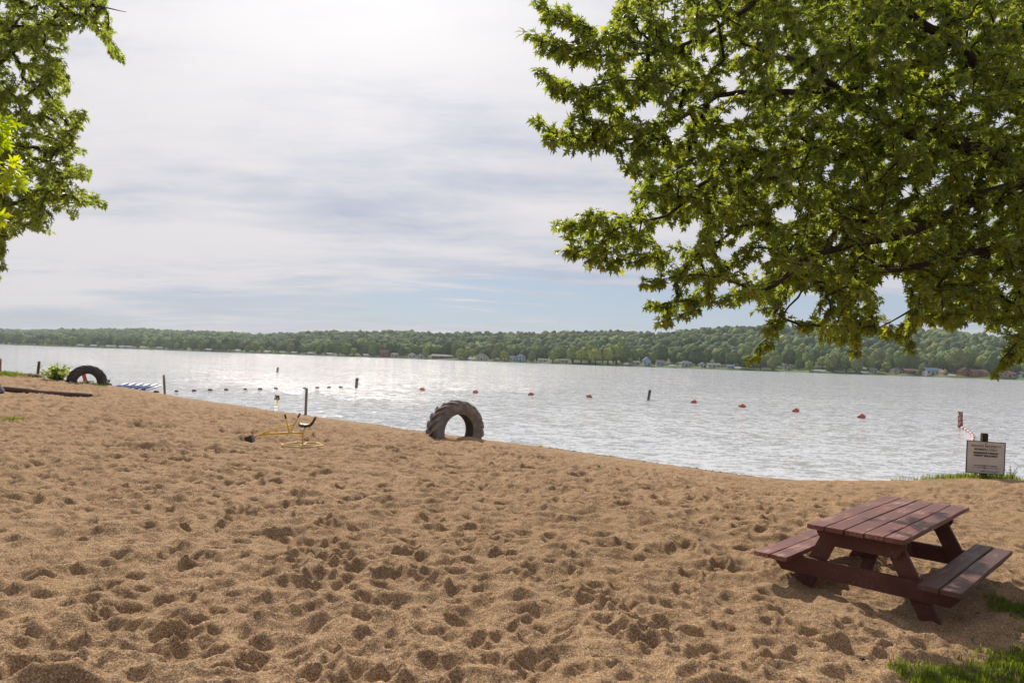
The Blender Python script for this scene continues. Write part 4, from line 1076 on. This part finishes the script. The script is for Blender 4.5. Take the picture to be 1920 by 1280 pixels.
def grow(tree, skel, attr, mleaf, seed, lsize=(.085, .125), per=13, tcol=None, twig=.0026, reach=.38, step=.14, yellow=None, wob=.05):
    """skel: list of (points, radii) limbs; attr: Nx3 spray tips. Twigs run from the nearest wood to each tip and carry leaves."""
    r_ = np.random.RandomState(seed)
    nodes, par, rads, main = [], [], [], []
    for pts, rad in skel:
        pts = np.array(pts, float); seg = np.linalg.norm(np.diff(pts, axis=0), axis=1); L_ = np.concatenate([[0], np.cumsum(seg)])
        k = max(3, int(L_[-1] / .12)); t = np.linspace(0, L_[-1], k)
        q_ = np.stack([np.interp(t, L_, pts[:, i]) for i in range(3)], 1); rr_ = np.interp(t, L_, rad)
        for i in range(3): q_[1:-1, i] = (q_[:-2, i] + q_[1:-1, i] * 2 + q_[2:, i]) / 4
        q_[1:] += np.cumsum(r_.normal(size=(k - 1, 3)) * .008, 0)
        v, f = tube_arr(q_, rr_, 10); main.append((v, f)); nodes += list(q_)
    v, f = join(main); mesh('trunk', v, f, M_bark, tree, True)
    nodes = np.array(nodes); n0 = len(nodes)
    root = nodes[0]
    order = np.argsort([np.min(np.linalg.norm(nodes - a, axis=1)) for a in attr]); attr = attr[order]
    cap = n0 + len(attr) * 26; P = np.zeros((cap, 3)); P[:n0] = nodes; prt = -np.ones(cap, int); n = n0; chains = []
    for a in attr:
        d = np.linalg.norm(P[:n] - a, axis=1); j = int(np.argmin(d)); dist = d[j]
        if dist < .06: continue
        k = min(max(2, int(dist / step)), 24); s_ = P[j]; mid = (s_ + a) / 2 + r_.normal(size=3) * wob * dist + np.array([0, 0, .09 * dist])
        t = np.linspace(0, 1, k + 1)[1:, None]; c = (1 - t) ** 2 * s_ + 2 * t * (1 - t) * mid + t * t * a
        ids = list(range(n, n + k)); P[n:n + k] = c; prt[ids[0]] = j
        for q_ in ids[1:]: prt[q_] = q_ - 1
        chains.append([j] + ids); n += k
    cntc = np.ones(n)
    for i in range(n - 1, n0 - 1, -1):
        if prt[i] >= 0: cntc[prt[i]] += cntc[i]
    tw = []
    lp, ld = [], []
    for ch in chains:
        pts = P[ch]; rr_ = np.minimum(twig * np.sqrt(np.minimum(cntc[ch], 150)) * .8, .03); rr_[0] = rr_[1]
        v, f = tube_arr(pts, np.maximum(rr_, twig), 4, False); tw.append((v, f))
        seg = np.linalg.norm(np.diff(pts, axis=0), axis=1); Lc = np.concatenate([[0], np.cumsum(seg)]); tot = Lc[-1]
        nn_ = int(per * min(tot, reach) / reach) + 4
        u = tot - min(tot, reach) * r_.uniform(0, 1, nn_) ** 1.0; u[0] = u[1] = tot
        q_ = np.stack([np.interp(u, Lc, pts[:, i]) for i in range(3)], 1)
        tdir = pts[-1] - pts[-2]; tdir /= np.linalg.norm(tdir) + 1e-9
        lp.append(q_); ld.append(np.repeat(tdir[None], nn_, 0))
    v, f = join(tw); mesh('twigs', v, f, M_bark, tree, True)
    lp = np.concatenate(lp); ld = np.concatenate(ld); n = len(lp)
    rv = r_.normal(size=(n, 3)); rv -= (rv * ld).sum(1)[:, None] * ld; rv /= np.linalg.norm(rv, axis=1)[:, None]
    dr = ld * .75 + rv * .70 + np.array([0, 0, -.42]) + r_.normal(size=(n, 3)) * .22; dr /= np.linalg.norm(dr, axis=1)[:, None]
    pet = r_.uniform(.25, .75, n) * lsize[0]
    base = lp + (rv * .7 + ld * .3) * pet[:, None]
    nm = np.array([0, 0, 1.0]) + r_.normal(size=(n, 3)) * .48
    sz_ = r_.uniform(*lsize, n)
    tc_ = tcol if tcol is not None else np.array([(.050, .074, .032), (.068, .094, .038), (.038, .056, .032), (.098, .124, .040), (.14, .155, .042)])
    pr = [.34, .28, .2, .13, .05][:len(tc_)]; ti = tc_[r_.choice(len(tc_), n, p=np.array(pr) / sum(pr))] * r_.uniform(.8, 1.2, (n, 1))
    if yellow is not None:
        wy = yellow(base); mk = r_.uniform(0, 1, n) < wy; ti[mk] = np.array([.20, .20, .02]) * r_.uniform(.7, 1.2, (mk.sum(), 1))
    leaves('crown', base, dr, nm, sz_, ti, mleaf, tree)
    return n


# ------------------------------------------------------------------ the big maple on the right
OUT = [(1003, -14), (1012, 14), (1028, 20), (1050, 18), (1068, 30), (1098, 46), (1125, 52), (1142, 34), (1150, 6), (1152, -60), (1230, -330), (1500, -520), (2300, -560), (2700, -200), (2700, 560), (2400, 660), (2100, 690), (1925, 690), (1885, 702), (1868, 672), (1880, 640),
       (1840, 618), (1800, 632), (1760, 622), (1722, 630), (1702, 655), (1672, 650), (1628, 640), (1600, 660), (1545, 645), (1538, 628), (1500, 605), (1476, 610), (1462, 655), (1425, 676), (1402, 668), (1432, 640), (1436, 610), (1400, 592),
       (1365, 585), (1330, 596), (1290, 600), (1245, 608), (1215, 590), (1222, 572), (1262, 572), (1290, 548), (1262, 520), (1235, 545), (1208, 540), (1222, 508), (1180, 508), (1130, 502), (1080, 494), (1058, 474), (1050, 448), (1042, 420), (1062, 415), (1092, 405), (1102, 388), (1132, 398), (1172, 398), (1176, 372), (1168, 345), (1180, 322), (1170, 295),
       (1128, 286), (1080, 285), (1042, 286), (1010, 268), (1000, 230), (1018, 214), (1050, 226), (1090, 232), (1100, 210), (1060, 196), (1028, 178), (1006, 146), (1016, 132), (1050, 145), (1068, 130), (1040, 118), (1012, 102), (1002, 84), (982, 72), (990, 54), (1016, 55), (1052, 74), (1085, 78), (1090, 68), (1062, 58), (1030, 52), (1012, 36)]
HOLES = [(1392, 478, 42, 20), (1400, 452, 20, 14), (1384, 505, 40, 8), (1512, 566, 26, 24), (1552, 590, 20, 18), (1678, 545, 22, 30), (1662, 590, 22, 18), (1258, 175, 16, 12), (1375, 215, 16, 10), (1745, 45, 17, 20), (1880, 235, 26, 8), (1468, 400, 14, 12), (1290, 445, 12, 6), (1830, 205, 10, 10), (1888, 545, 14, 10), (1470, 590, 10, 30), (1648, 545, 12, 14)]


def in_holes(x, y, pad=1.0):
    m = np.zeros(len(x), bool)
    for (a, b, c, d) in HOLES: m |= ((x - a) / (c * pad)) ** 2 + ((y - b) / (d * pad)) ** 2 < 1
    return m


r_ = np.random.RandomState(77)
ax = r_.uniform(970, 2700, 60000); ay = r_.uniform(-560, 710, 60000)
k = poly_in(OUT, ax, ay) & poly_in(OUT, ax - 12, ay - 6) & poly_in(OUT, ax + 10, ay + 16) & ~in_holes(ax, ay, 1.25)
vis = (ax < 1960) & (ay > -40)
cl_n = pn(ax / 60, ay / 45, 60)
k &= np.where(vis, r_.uniform(0, 1, 60000) < .135 + .10 * np.clip(cl_n * 2 + .4, 0, 1) + .07 * (ax > 1400) + .08 * (ax > 1560), r_.uniform(0, 1, 60000) < .035)
ax, ay = ax[k], ay[k]
dep = 5.7 + .9 * np.clip((ax - 1050) / 900, 0, 1) + r_.uniform(-.75, .9, len(ax)) * np.clip((ax - 950) / 300, .3, 1.5) + 2.6 * r_.uniform(0, 1, len(ax)) ** 2 * np.clip((ax - 1150) / 300, 0, 1)
dep = dep + np.where((ay > 560), .2, 0)
att = at_v(ax, ay, dep)
for (xa, xb, ya, yb, da, db, n_) in ((1235, 1410, 270, 420, 7.4, 8.4, 150), (1400, 1680, 400, 560, 7.6, 9.0, 220), (1680, 1950, 380, 560, 7.6, 9.4, 120)):
    bx, by = r_.uniform(xa, xb, n_), r_.uniform(ya, yb, n_); kk = ~in_holes(bx, by, 1.3) & poly_in(OUT, bx, by + 25); att = np.vstack([att, at_v(bx[kk], by[kk], r_.uniform(da, db, kk.sum()))])
# hand-placed sprays that draw the ragged left edge
SPR = [((1120, 62), (1003, 0)), ((1110, 60), (1040, 20)), ((1130, 100), (984, 66)), ((1110, 105), (1008, 92)), ((1150, 180), (1008, 140)), ((1150, 205), (1030, 165)), ((1130, 270), (1002, 228)), ((1150, 275), (1020, 262)), ((1200, 240), (1078, 222)), ((1200, 330), (1172, 305)), ((1180, 425), (1048, 420)), ((1180, 420), (1096, 400)),
       ((1190, 480), (1060, 470)), ((1200, 490), (1110, 495)), ((1320, 560), (1218, 575)), ((1320, 575), (1240, 600)), ((1290, 505), (1212, 530)), ((1460, 590), (1410, 668)), ((1465, 560), (1445, 640)), ((1560, 560), (1545, 640)), ((1600, 600), (1605, 655)), ((1700, 590), (1700, 650)), ((1230, 60), (1160, 15)), ((1230, 90), (1140, 60)), ((1920, 620), (1872, 695)), ((1470, 465), (1350, 492)), ((1430, 440), (1352, 500)), ((1540, 590), (1508, 610))]
ex = []
for (a, b) in SPR:
    d_ = 5.6 + .9 * max(0, (b[0] - 1050) / 900) + r_.uniform(-.3, .3)
    L_ = math.hypot(a[0] - b[0], a[1] - b[1])
    for t in np.linspace(.15, 1, max(3, int(L_ / 16))):
        for _ in range(2): ex.append(at_v(np.array([a[0] + (b[0] - a[0]) * t + r_.normal() * 5]), np.array([a[1] + (b[1] - a[1]) * t + 5 * math.sin(t * 3) + r_.normal() * 5]), np.array([d_ + r_.normal() * .06]))[0])
att = np.vstack([att, np.array(ex)])


def limb(pl, r1, r2): 
    q_ = [at(a, b, c) for a, b, c in pl]; return (q_, np.linspace(r1, r2, len(q_)))


TBX = (7.0, 7.3)
MT = thing('maple_tree', 'big spreading maple overhanging the beach and picnic table from the right edge', 'tree', (0, 0, 0))
fork = np.array([6.9, 7.3, 4.0])
sk = [([(TBX[0], TBX[1], gz(*TBX) - .2), (TBX[0], TBX[1], 1.2), (6.95, 7.3, 2.6), fork, (6.8, 7.4, 6.0), (6.6, 7.6, 8.5)], [.40, .30, .26, .24, .16, .07])]
sk += [([fork] + limb([(1960, 340, 7.0), (1840, 275, 6.9), (1700, 243, 6.8), (1600, 168, 6.6), (1520, 110, 6.4), (1400, 70, 6.2)], 0, 0)[0], [.14, .085, .068, .055, .036, .024, .010]),
       ([fork + (0, 0, .5)] + limb([(1960, 150, 6.9), (1860, 170, 6.8), (1760, 95, 6.7), (1650, 25, 6.6), (1540, -70, 6.4)], 0, 0)[0], [.13, .075, .06, .045, .03, .012]),
       ([fork - (0, 0, .4)] + limb([(1990, 450, 6.6), (1900, 458, 6.3), (1800, 478, 6.2), (1720, 500, 6.1), (1640, 512, 6.1), (1560, 560, 6.0)], 0, 0)[0], [.09, .055, .042, .034, .028, .018, .008]),
       ([fork] + limb([(1960, 330, 6.6), (1850, 360, 6.5), (1770, 405, 6.4), (1690, 440, 6.3), (1560, 462, 6.2), (1520, 476, 6.1), (1470, 520, 6.0), (1435, 543, 6.0), (1380, 527, 5.9), (1300, 508, 5.8), (1250, 520, 5.8)], 0, 0)[0], [.10, .06, .05, .042, .036, .03, .026, .02, .014, .010, .007, .005]),
       (limb([(1700, 243, 6.8), (1600, 285, 6.6), (1560, 300, 6.5), (1490, 330, 6.4), (1400, 345, 6.3), (1330, 342, 6.2), (1280, 385, 6.1), (1230, 420, 6.0), (1150, 432, 5.9)], .035, .007)),
       (limb([(1600, 168, 6.6), (1520, 172, 6.5), (1440, 170, 6.4), (1340, 178, 6.3), (1280, 212, 6.2), (1210, 244, 6.1), (1140, 268, 6.0), (1060, 272, 5.8)], .034, .006)),
       (limb([(1540, -70, 6.4), (1420, 0, 6.3), (1350, 48, 6.2), (1280, 82, 6.1), (1190, 96, 6.0), (1100, 95, 5.8)], .028, .006)),
       (limb([(1340, 178, 6.3), (1240, 150, 6.2), (1150, 155, 6.0), (1080, 170, 5.9)], .012, .005)),
       (limb([(1560, 462, 6.2), (1520, 500, 6.1), (1500, 560, 6.0), (1470, 600, 6.0), (1440, 650, 5.9)], .014, .004)),
       (limb([(1800, 478, 6.2), (1760, 540, 6.1), (1700, 590, 6.0), (1640, 620, 6.0)], .016, .004)),
       (limb([(1990, 450, 6.6), (1960, 560, 6.2), (1930, 620, 6.0), (1880, 680, 5.9)], .025, .004)),
       ([fork, np.array([8.2, 6.0, 5.5]), np.array([9.5, 4.5, 6.5])], [.12, .08, .03]), ([fork, np.array([8.4, 8.6, 5.4]), np.array([10.2, 9.6, 6.2])], [.12, .08, .03]), ([fork + (0, 0, .6), np.array([6.0, 5.4, 6.2]), np.array([4.6, 4.2, 7.2])], [.10, .06, .02])]
yf = lambda b_: .05 + .25 * np.exp(-((b_[:, 0] - 2.9) / .5) ** 2) * (b_[:, 2] < 3.0)
nl = grow(MT, sk, att, M_leaf, 5, (.052, .086), 30, yellow=yf, reach=.34)
print('maple leaves', nl, 'tips', len(att))

# ------------------------------------------------------------------ left maple, farther off
OUTL = [(180, -30), (205, 2), (228, 12), (205, 22), (208, 50), (234, 112), (218, 118), (196, 78), (165, 45), (146, 72), (120, 88), (126, 112), (112, 135), (138, 150), (128, 178), (112, 190), (126, 204), (160, 210), (163, 226), (140, 250), (156, 264), (160, 288), (132, 288), (138, 305), (172, 318), (170, 334), (124, 332), (130, 346), (202, 378), (190, 396), (150, 384), (138, 408), (112, 392), (100, 400), (104, 440), (84, 434), (52, 425), (40, 430), (22, 438), (10, 468), (2, 520), (-60, 560), (-300, 560), (-620, 420), (-680, -50), (-500, -420), (-100, -460), (120, -300), (160, -120)]
ax = r_.uniform(-680, 240, 40000); ay = r_.uniform(-460, 560, 40000)
k = poly_in(OUTL, ax, ay); vis = (ax > -30) & (ay > -30); gp = pn(ax / 26, ay / 22, 61)
k &= np.where(vis, (r_.uniform(0, 1, 40000) < .30) & (gp > -.30), r_.uniform(0, 1, 40000) < .03)
ax, ay = ax[k], ay[k]; att = at_v(ax, ay, 13.0 + r_.uniform(-1.4, 1.8, len(ax)))
LT = thing('maple_tree', 'tall dense maple with drooping leafy branch ends at the left edge', 'tree', (0, 0, 0))
tb = at(-330, 700, 13.6); fk = at(-300, 330, 13.6)
sk = [([(tb[0], 13.6, gz(tb[0], 13.6) - .2), (tb[0], 13.6, 3.0), fk, at(-260, 0, 13.6), at(-240, -300, 13.6)], [.40, .34, .28, .18, .07]),
      ([fk] + [at(*q_) for q_ in ((-120, 200, 13.4), (-20, 130, 13.2), (60, 60, 13.0), (130, 15, 12.9), (185, 12, 12.8), (235, 22, 12.8))], [.16, .10, .07, .045, .03, .018, .004]),
      ([fk] + [at(*q_) for q_ in ((-120, 300, 13.4), (-20, 290, 13.2), (60, 300, 13.1), (130, 325, 13.0))], [.14, .08, .05, .03, .01]),
      ([fk - (0, 0, .8)] + [at(*q_) for q_ in ((-120, 400, 13.4), (-30, 380, 13.2), (60, 370, 13.1), (140, 378, 13.0))], [.12, .07, .045, .025, .008]),
      ([at(-20, 130, 13.2), at(10, 70, 13.1), at(40, 30, 13.0), at(90, 0, 13.0)], [.05, .035, .02, .01]),
      ([at(-20, 290, 13.2), at(40, 220, 13.1), at(110, 215, 13.0)], [.04, .02, .008])]
nl = grow(LT, sk, att, M_leaf, 9, (.08, .12), 26, twig=.004, reach=.55, step=.22)
print('left leaves', nl)

# near young tree reaching in from the left edge
att = []
for (a, b, c, d, e, n_) in ((-60, 205, 8, 235, 5.4, 16), (-50, 240, 2, 262, 5.4, 10), (-80, 330, 22, 318, 5.4, 20), (-40, 345, 8, 340, 5.4, 9), (-60, 400, -10, 410, 5.4, 8)):
    for t in np.linspace(0, 1, n_): att.append(at(a + (c - a) * t + r_.normal() * 7, b + (d - b) * t + r_.normal() * 8, e + r_.normal() * .12))
ST = thing('young_maple', 'young maple with yellow green leaves poking in at the left edge', 'tree', (0, 0, 0))
tb = at(-330, 800, 5.6)
sk = [([(tb[0], 5.6, gz(tb[0], 5.6) - .1), (tb[0] + .02, 5.6, 2.2), tuple(at(-320, 350, 5.6)), tuple(at(-300, 150, 5.6))], [.07, .055, .04, .015]),
      ([at(-320, 350, 5.6), at(-200, 330, 5.5), at(-90, 325, 5.4), at(-10, 322, 5.4)], [.025, .015, .009, .004]), ([at(-320, 320, 5.6), at(-200, 240, 5.5), at(-90, 215, 5.4), at(-15, 225, 5.4)], [.025, .015, .009, .004])]
for _ in range(60): att.append(at(r_.uniform(-450, -120), r_.uniform(60, 420), 5.6 + r_.normal() * .4))
grow(ST, sk, np.array(att), M_yleaf, 4, (.085, .12), 7, tcol=np.array([(.13, .17, .02), (.20, .20, .02), (.16, .20, .025)]), twig=.003, reach=.3)

# ------------------------------------------------------------------ grass
def grass(name, pts, hgt, label, seed, w=.0035, lean=.45, tint=((.058, .085, .024), (.078, .105, .028), (.042, .066, .020), (.17, .15, .07))):
    r_ = np.random.RandomState(seed); n = len(pts); h = hgt * r_.uniform(.45, 1.25, n)
    d = r_.normal(size=(n, 2)); d /= np.linalg.norm(d, axis=1)[:, None]; ln = r_.uniform(.1, 1, n) * lean
    side = np.stack([-d[:, 1], d[:, 0], 0 * h], 1); d3 = np.stack([d[:, 0], d[:, 1], 0 * h], 1); P0 = np.asarray(pts)
    rows = []
    for t, ww in ((0, 1), (.4, .9), (.75, .6)):
        c = P0 + d3 * (ln * h * t * t)[:, None] + np.array([0, 0, 1])[None] * (h * t * (1 - .25 * ln * t))[:, None]
        rows += [c - side * w * ww, c + side * w * ww]
    c = P0 + d3 * (ln * h)[:, None] + np.array([0, 0, 1])[None] * (h * (1 - .25 * ln))[:, None]; rows.append(c)
    v = np.stack(rows, 1).reshape(-1, 3)
    tri = np.array([(0, 1, 3), (0, 3, 2), (2, 3, 5), (2, 5, 4), (4, 5, 6)]); f = (tri[None] + (np.arange(n) * 7)[:, None, None]).reshape(-1, 3)
    t_ = np.array(tint); col = t_[r_.choice(len(t_), n, p=[.4, .25, .23, .12])] * r_.uniform(.8, 1.2, (n, 1))
    o = mesh(name, v, f, M_grass, None, False, np.repeat(col, 7, 0)); return props(o, label, 'grass', kind='stuff')


def gpts(x, y): return np.stack([x, y, gz0(x, y) + relief(x, y) - .005], 1)


r_ = np.random.RandomState(8)
x = r_.uniform(2.1, 6.2, 190000); y = r_.uniform(2.9, 6.6, 190000); m = grass_mask(x, y) * .92 + .42 * pn(x * 2.2, y * 2.2, 33) + .30 * pn(x * 7, y * 7, 35)
k = r_.uniform(.30, 1.0, len(x)) < m; k &= r_.uniform(0, 1, len(x)) < .8; x, y = x[k], y[k]
grass('grass', gpts(x, y), .045, 'green lawn grass thinning out into the sand at the bottom right', 1)
x = r_.uniform(-31, -21, 30000); y = r_.uniform(30, 38, 30000); m = grass_mask(x, y) + .2 * pn(x, y, 33); k = r_.uniform(.3, 1, len(x)) < m; x, y = x[k], y[k]
grass('grass', gpts(x, y), .22, 'bright green grass strip on the bank at far left', 2, w=.012)
q1 = sp; x = np.concatenate([r_.normal(q1[0] - .25, .5, 700), r_.normal(q1[0] + .2, .3, 400)]); y = np.concatenate([r_.normal(13.15, .16, 700), r_.normal(13.1, .15, 400)])
grass('grass', gpts(x, y), .11, 'tufts of green grass around the foot of the notice sign', 3, w=.006)
c1 = ghit(14, 797); c2 = ghit(30, 799); x = np.concatenate([r_.normal(c1[0], .12, 110), r_.normal(c2[0] + .05, .08, 80)]); y = np.concatenate([r_.normal(c1[1], .12, 110), r_.normal(c2[1] - .1, .08, 80)])
grass('grass', gpts(x, y), .075, 'two tiny bright green grass clumps on the sand near the left edge', 4, w=.006)
x = r_.normal(ghit(163, 726)[0], .35, 260); y = r_.normal(31.1, .12, 260); grass('grass', gpts(x, y), .14, 'thin grass at the foot of the far tyre', 6, w=.008)

# ------------------------------------------------------------------ litter
M_peb = tint_mat('pebble', .8)
r_ = np.random.RandomState(91)
t_ = r_.uniform(0, 1, 420); seg = r_.randint(2, len(EP) - 4, 420); a = EP[seg] + (EP[seg + 1] - EP[seg]) * t_[:, None]
off_ = np.abs(r_.normal(0, .22, 420)) + .12; x = a[:, 0] - .6 * off_ + r_.normal(0, .1, 420); y = a[:, 1] - .8 * off_
xa = r_.uniform(-9, 9, 240); ya = r_.uniform(3, 17, 240); kk = sdist(xa, ya) > 1; x = np.concatenate([x, xa[kk]]); y = np.concatenate([y, ya[kk]])
z = gz0(x, y) + relief(x, y); v0, f0 = ICO[1]; n = len(x); sz_ = r_.uniform(.006, .016, n) * np.where(np.arange(n) < 420, 2.0, .8)
st_ = np.stack([r_.uniform(.7, 2.2, n), r_.uniform(.6, 1.1, n), r_.uniform(.4, .7, n)], 1); an = r_.uniform(0, 6.28, n)
vv = v0[None] * (st_ * sz_[:, None])[:, None]; vx = vv[..., 0] * np.cos(an)[:, None] - vv[..., 1] * np.sin(an)[:, None]; vy = vv[..., 0] * np.sin(an)[:, None] + vv[..., 1] * np.cos(an)[:, None]
vv = np.stack([vx + x[:, None], vy + y[:, None], vv[..., 2] + z[:, None]], -1).reshape(-1, 3)
pc4 = np.array([(.05, .035, .025), (.10, .08, .06), (.42, .38, .34), (.07, .06, .03)])[r_.choice(4, n, p=[.45, .3, .1, .15])]
props(mesh('shore_litter', vv, (f0[None] + (np.arange(n) * len(v0))[:, None, None]).reshape(-1, 3), M_peb, None, False, np.repeat(pc4, len(v0), 0)), 'pebbles and dark bits washed up along the water line and scattered on the sand', 'pebbles', kind='stuff')
n = 46; x = np.concatenate([r_.uniform(1.5, 5.5, 30), r_.uniform(-5, 3, 16)]); y = np.concatenate([r_.uniform(3.2, 8, 30), r_.uniform(3.2, 9, 16)]); P0 = np.stack([x, y, gz0(x, y) + relief(x, y) + .012], 1)
leaves('fallen_leaves', P0, np.stack([r_.normal(size=n), r_.normal(size=n), r_.normal(size=n) * .25], 1), np.array([0, 0, 1.]) + r_.normal(size=(n, 3)) * .35, r_.uniform(.035, .06, n), np.array([(.16, .10, .05), (.10, .065, .035), (.20, .17, .05)])[r_.randint(0, 3, n)], M_peb, None)
props(bpy.data.objects['fallen_leaves'], 'small dry brown maple leaves scattered on the sand', 'fallen leaves', kind='stuff')

# ------------------------------------------------------------------ bushes and weeds
OV = np.array([(0, 0), (.18, .15), (.27, .42), (.18, .75), (0, 1.0), (-.18, .75), (-.27, .42), (-.18, .15)]); OF = np.array([(8, i, (i + 1) % 8) for i in range(8)])


def weed(name, loc, h, spread, nst, nlf, ls, label, cat, seed, tint=((.085, .12, .025), (.13, .16, .03), (.055, .09, .022))):
    r_ = np.random.RandomState(seed); t = thing(name, label, cat, loc); st, lp, ld = [], [], []
    for i in range(nst):
        a = r_.uniform(0, 6.28); d = np.array([math.cos(a), math.sin(a)]) * spread * r_.uniform(.1, 1); hh_ = h * r_.uniform(.55, 1.05) * (1 - .3 * np.linalg.norm(d) / max(spread, .01))
        u = np.linspace(0, 1, 6); p_ = np.stack([d[0] * u ** 1.4, d[1] * u ** 1.4, hh_ * u - .03], 1); st.append(tube_arr(p_, np.linspace(.006, .002, 6) * (h / .5 + .4), 5))
        k = r_.uniform(.12, 1, nlf); q_ = np.stack([np.interp(k, u, p_[:, j]) for j in range(3)], 1); lp.append(q_)
        b = r_.uniform(0, 6.28, nlf); ld.append(np.stack([np.cos(b), np.sin(b), r_.uniform(-.3, .7, nlf)], 1))
    v, f = join(st); mesh('stem', v, f, M_bark if h > .5 else M_stem, t, True)
    lp = np.concatenate(lp); ld = np.concatenate(ld); n = len(lp); ti = np.array(tint)[r_.randint(0, len(tint), n)] * r_.uniform(.75, 1.25, (n, 1))
    leaves('foliage', lp, ld, np.array([0, 0, 1.]) + r_.normal(size=(n, 3)) * .5, r_.uniform(.7, 1.2, n) * ls, ti, M_leaf, t, OV, OF, (0, .45), .15, .2)
    return t


M_stem = noisy('green_stem', (.08, .11, .03), (.13, .15, .05), 8, .8)
q1 = at(106, 722, 31.9); weed('leafy_bush', (q1[0], 31.9, gz(q1[0], 31.9)), 1.0, .80, 44, 40, .13, 'yellow green leafy bush beside the far half buried tyre', 'bush', 1)
q1 = at(80, 706, 34); weed('tall_weed', (q1[0], 34, gz(q1[0], 34)), .5, .1, 3, 12, .09, 'thin tall weed between the dark post and the leafy bush', 'weed', 2)
q1 = at(32, 706, 35); weed('dry_weed', (q1[0], 35, gz(q1[0], 35)), .5, .3, 7, 5, .07, 'dark dry weeds standing on the bank left of the brown mound', 'weed', 3, ((.06, .05, .04), (.08, .06, .05)))
q1 = at(8, 702, 35); weed('dry_weed', (q1[0], 35, gz(q1[0], 35)), .5, .3, 6, 6, .07, 'dark dry weeds on the bank at the left edge', 'weed', 13, ((.06, .06, .04), (.05, .07, .03)))
for i, (px, py, yy, h, s_, lab) in enumerate([(1586, 907, 15.0, .06, .26, 'low light green weed at the water edge, leftmost of three behind the table'), (1640, 909, 14.9, .13, .24, 'dark leafy weed at the water edge, middle one of three behind the table'), (1672, 908, 14.8, .17, .16, 'upright star shaped weed at the water edge, right one of three behind the table'), (1728, 905, 14.2, .13, .16, 'low green weed left of the grass at the notice sign')]):
    q1 = at(px, py, yy); z_ = H + ray(px, py)[2] * yy; weed('shore_weed', (q1[0], yy, max(z_, gz(q1[0], yy))), h, s_, 9, 9, .075, lab, 'weed', 20 + i)
q1 = at(1895, 897, 13.2); weed('shrubby_weed', (q1[0], 13.2, gz(q1[0], 13.2)), .42, .16, 8, 16, .04, 'sparse grey green stalky weed right of the notice sign', 'weed', 31, ((.06, .065, .045), (.08, .085, .06)))
q1 = at(1862, 893, 13.1); weed('yellow_flower_weed', (q1[0], 13.2, gz(q1[0], 13.2)), .20, .22, 12, 12, .05, 'bushy low green weed just right of the sign post', 'weed', 32)
q1 = at(1829, 893, 13.05); weed('yellow_flower_weed', (q1[0], 13.05, gz(q1[0], 13.05)), .17, .06, 4, 7, .06, 'yellowish weed just left of the sign post', 'weed', 33, ((.30, .24, .03), (.22, .22, .03)))
q1 = ghit(1012, 838.5); weed('sprout', (q1[0], q1[1], q1[2]), .13, .10, 4, 6, .07, 'tiny yellow green sprout at the water edge right of the middle tyre', 'weed', 34, ((.18, .2, .03),))
q1 = ghit(1739, 1078); weed('sprout', (q1[0], q1[1], gzr(q1[0], q1[1])), .06, .06, 7, 5, .035, 'small bright green tuft under the right bench of the table', 'weed', 35, ((.12, .17, .02),))

# ------------------------------------------------------------------ air
mh = bpy.data.materials.new('haze'); mh.use_nodes = True; th_ = mh.node_tree; th_.nodes.clear()
pv = th_.nodes.new('ShaderNodeVolumePrincipled'); pv.inputs['Density'].default_value = .00013; pv.inputs['Color'].default_value = (.86, .93, 1.0, 1); pv.inputs['Anisotropy'].default_value = .0
om = th_.nodes.new('ShaderNodeOutputMaterial'); th_.links.new(pv.outputs[0], om.inputs['Volume'])
bm = bmesh.new(); box(bm, (0, 1500, 75), (11000, 13000, 160)); hzb = bobj('haze', bm, mh); props(hzb, 'thin pale summer haze over the lake', 'haze', kind='stuff')
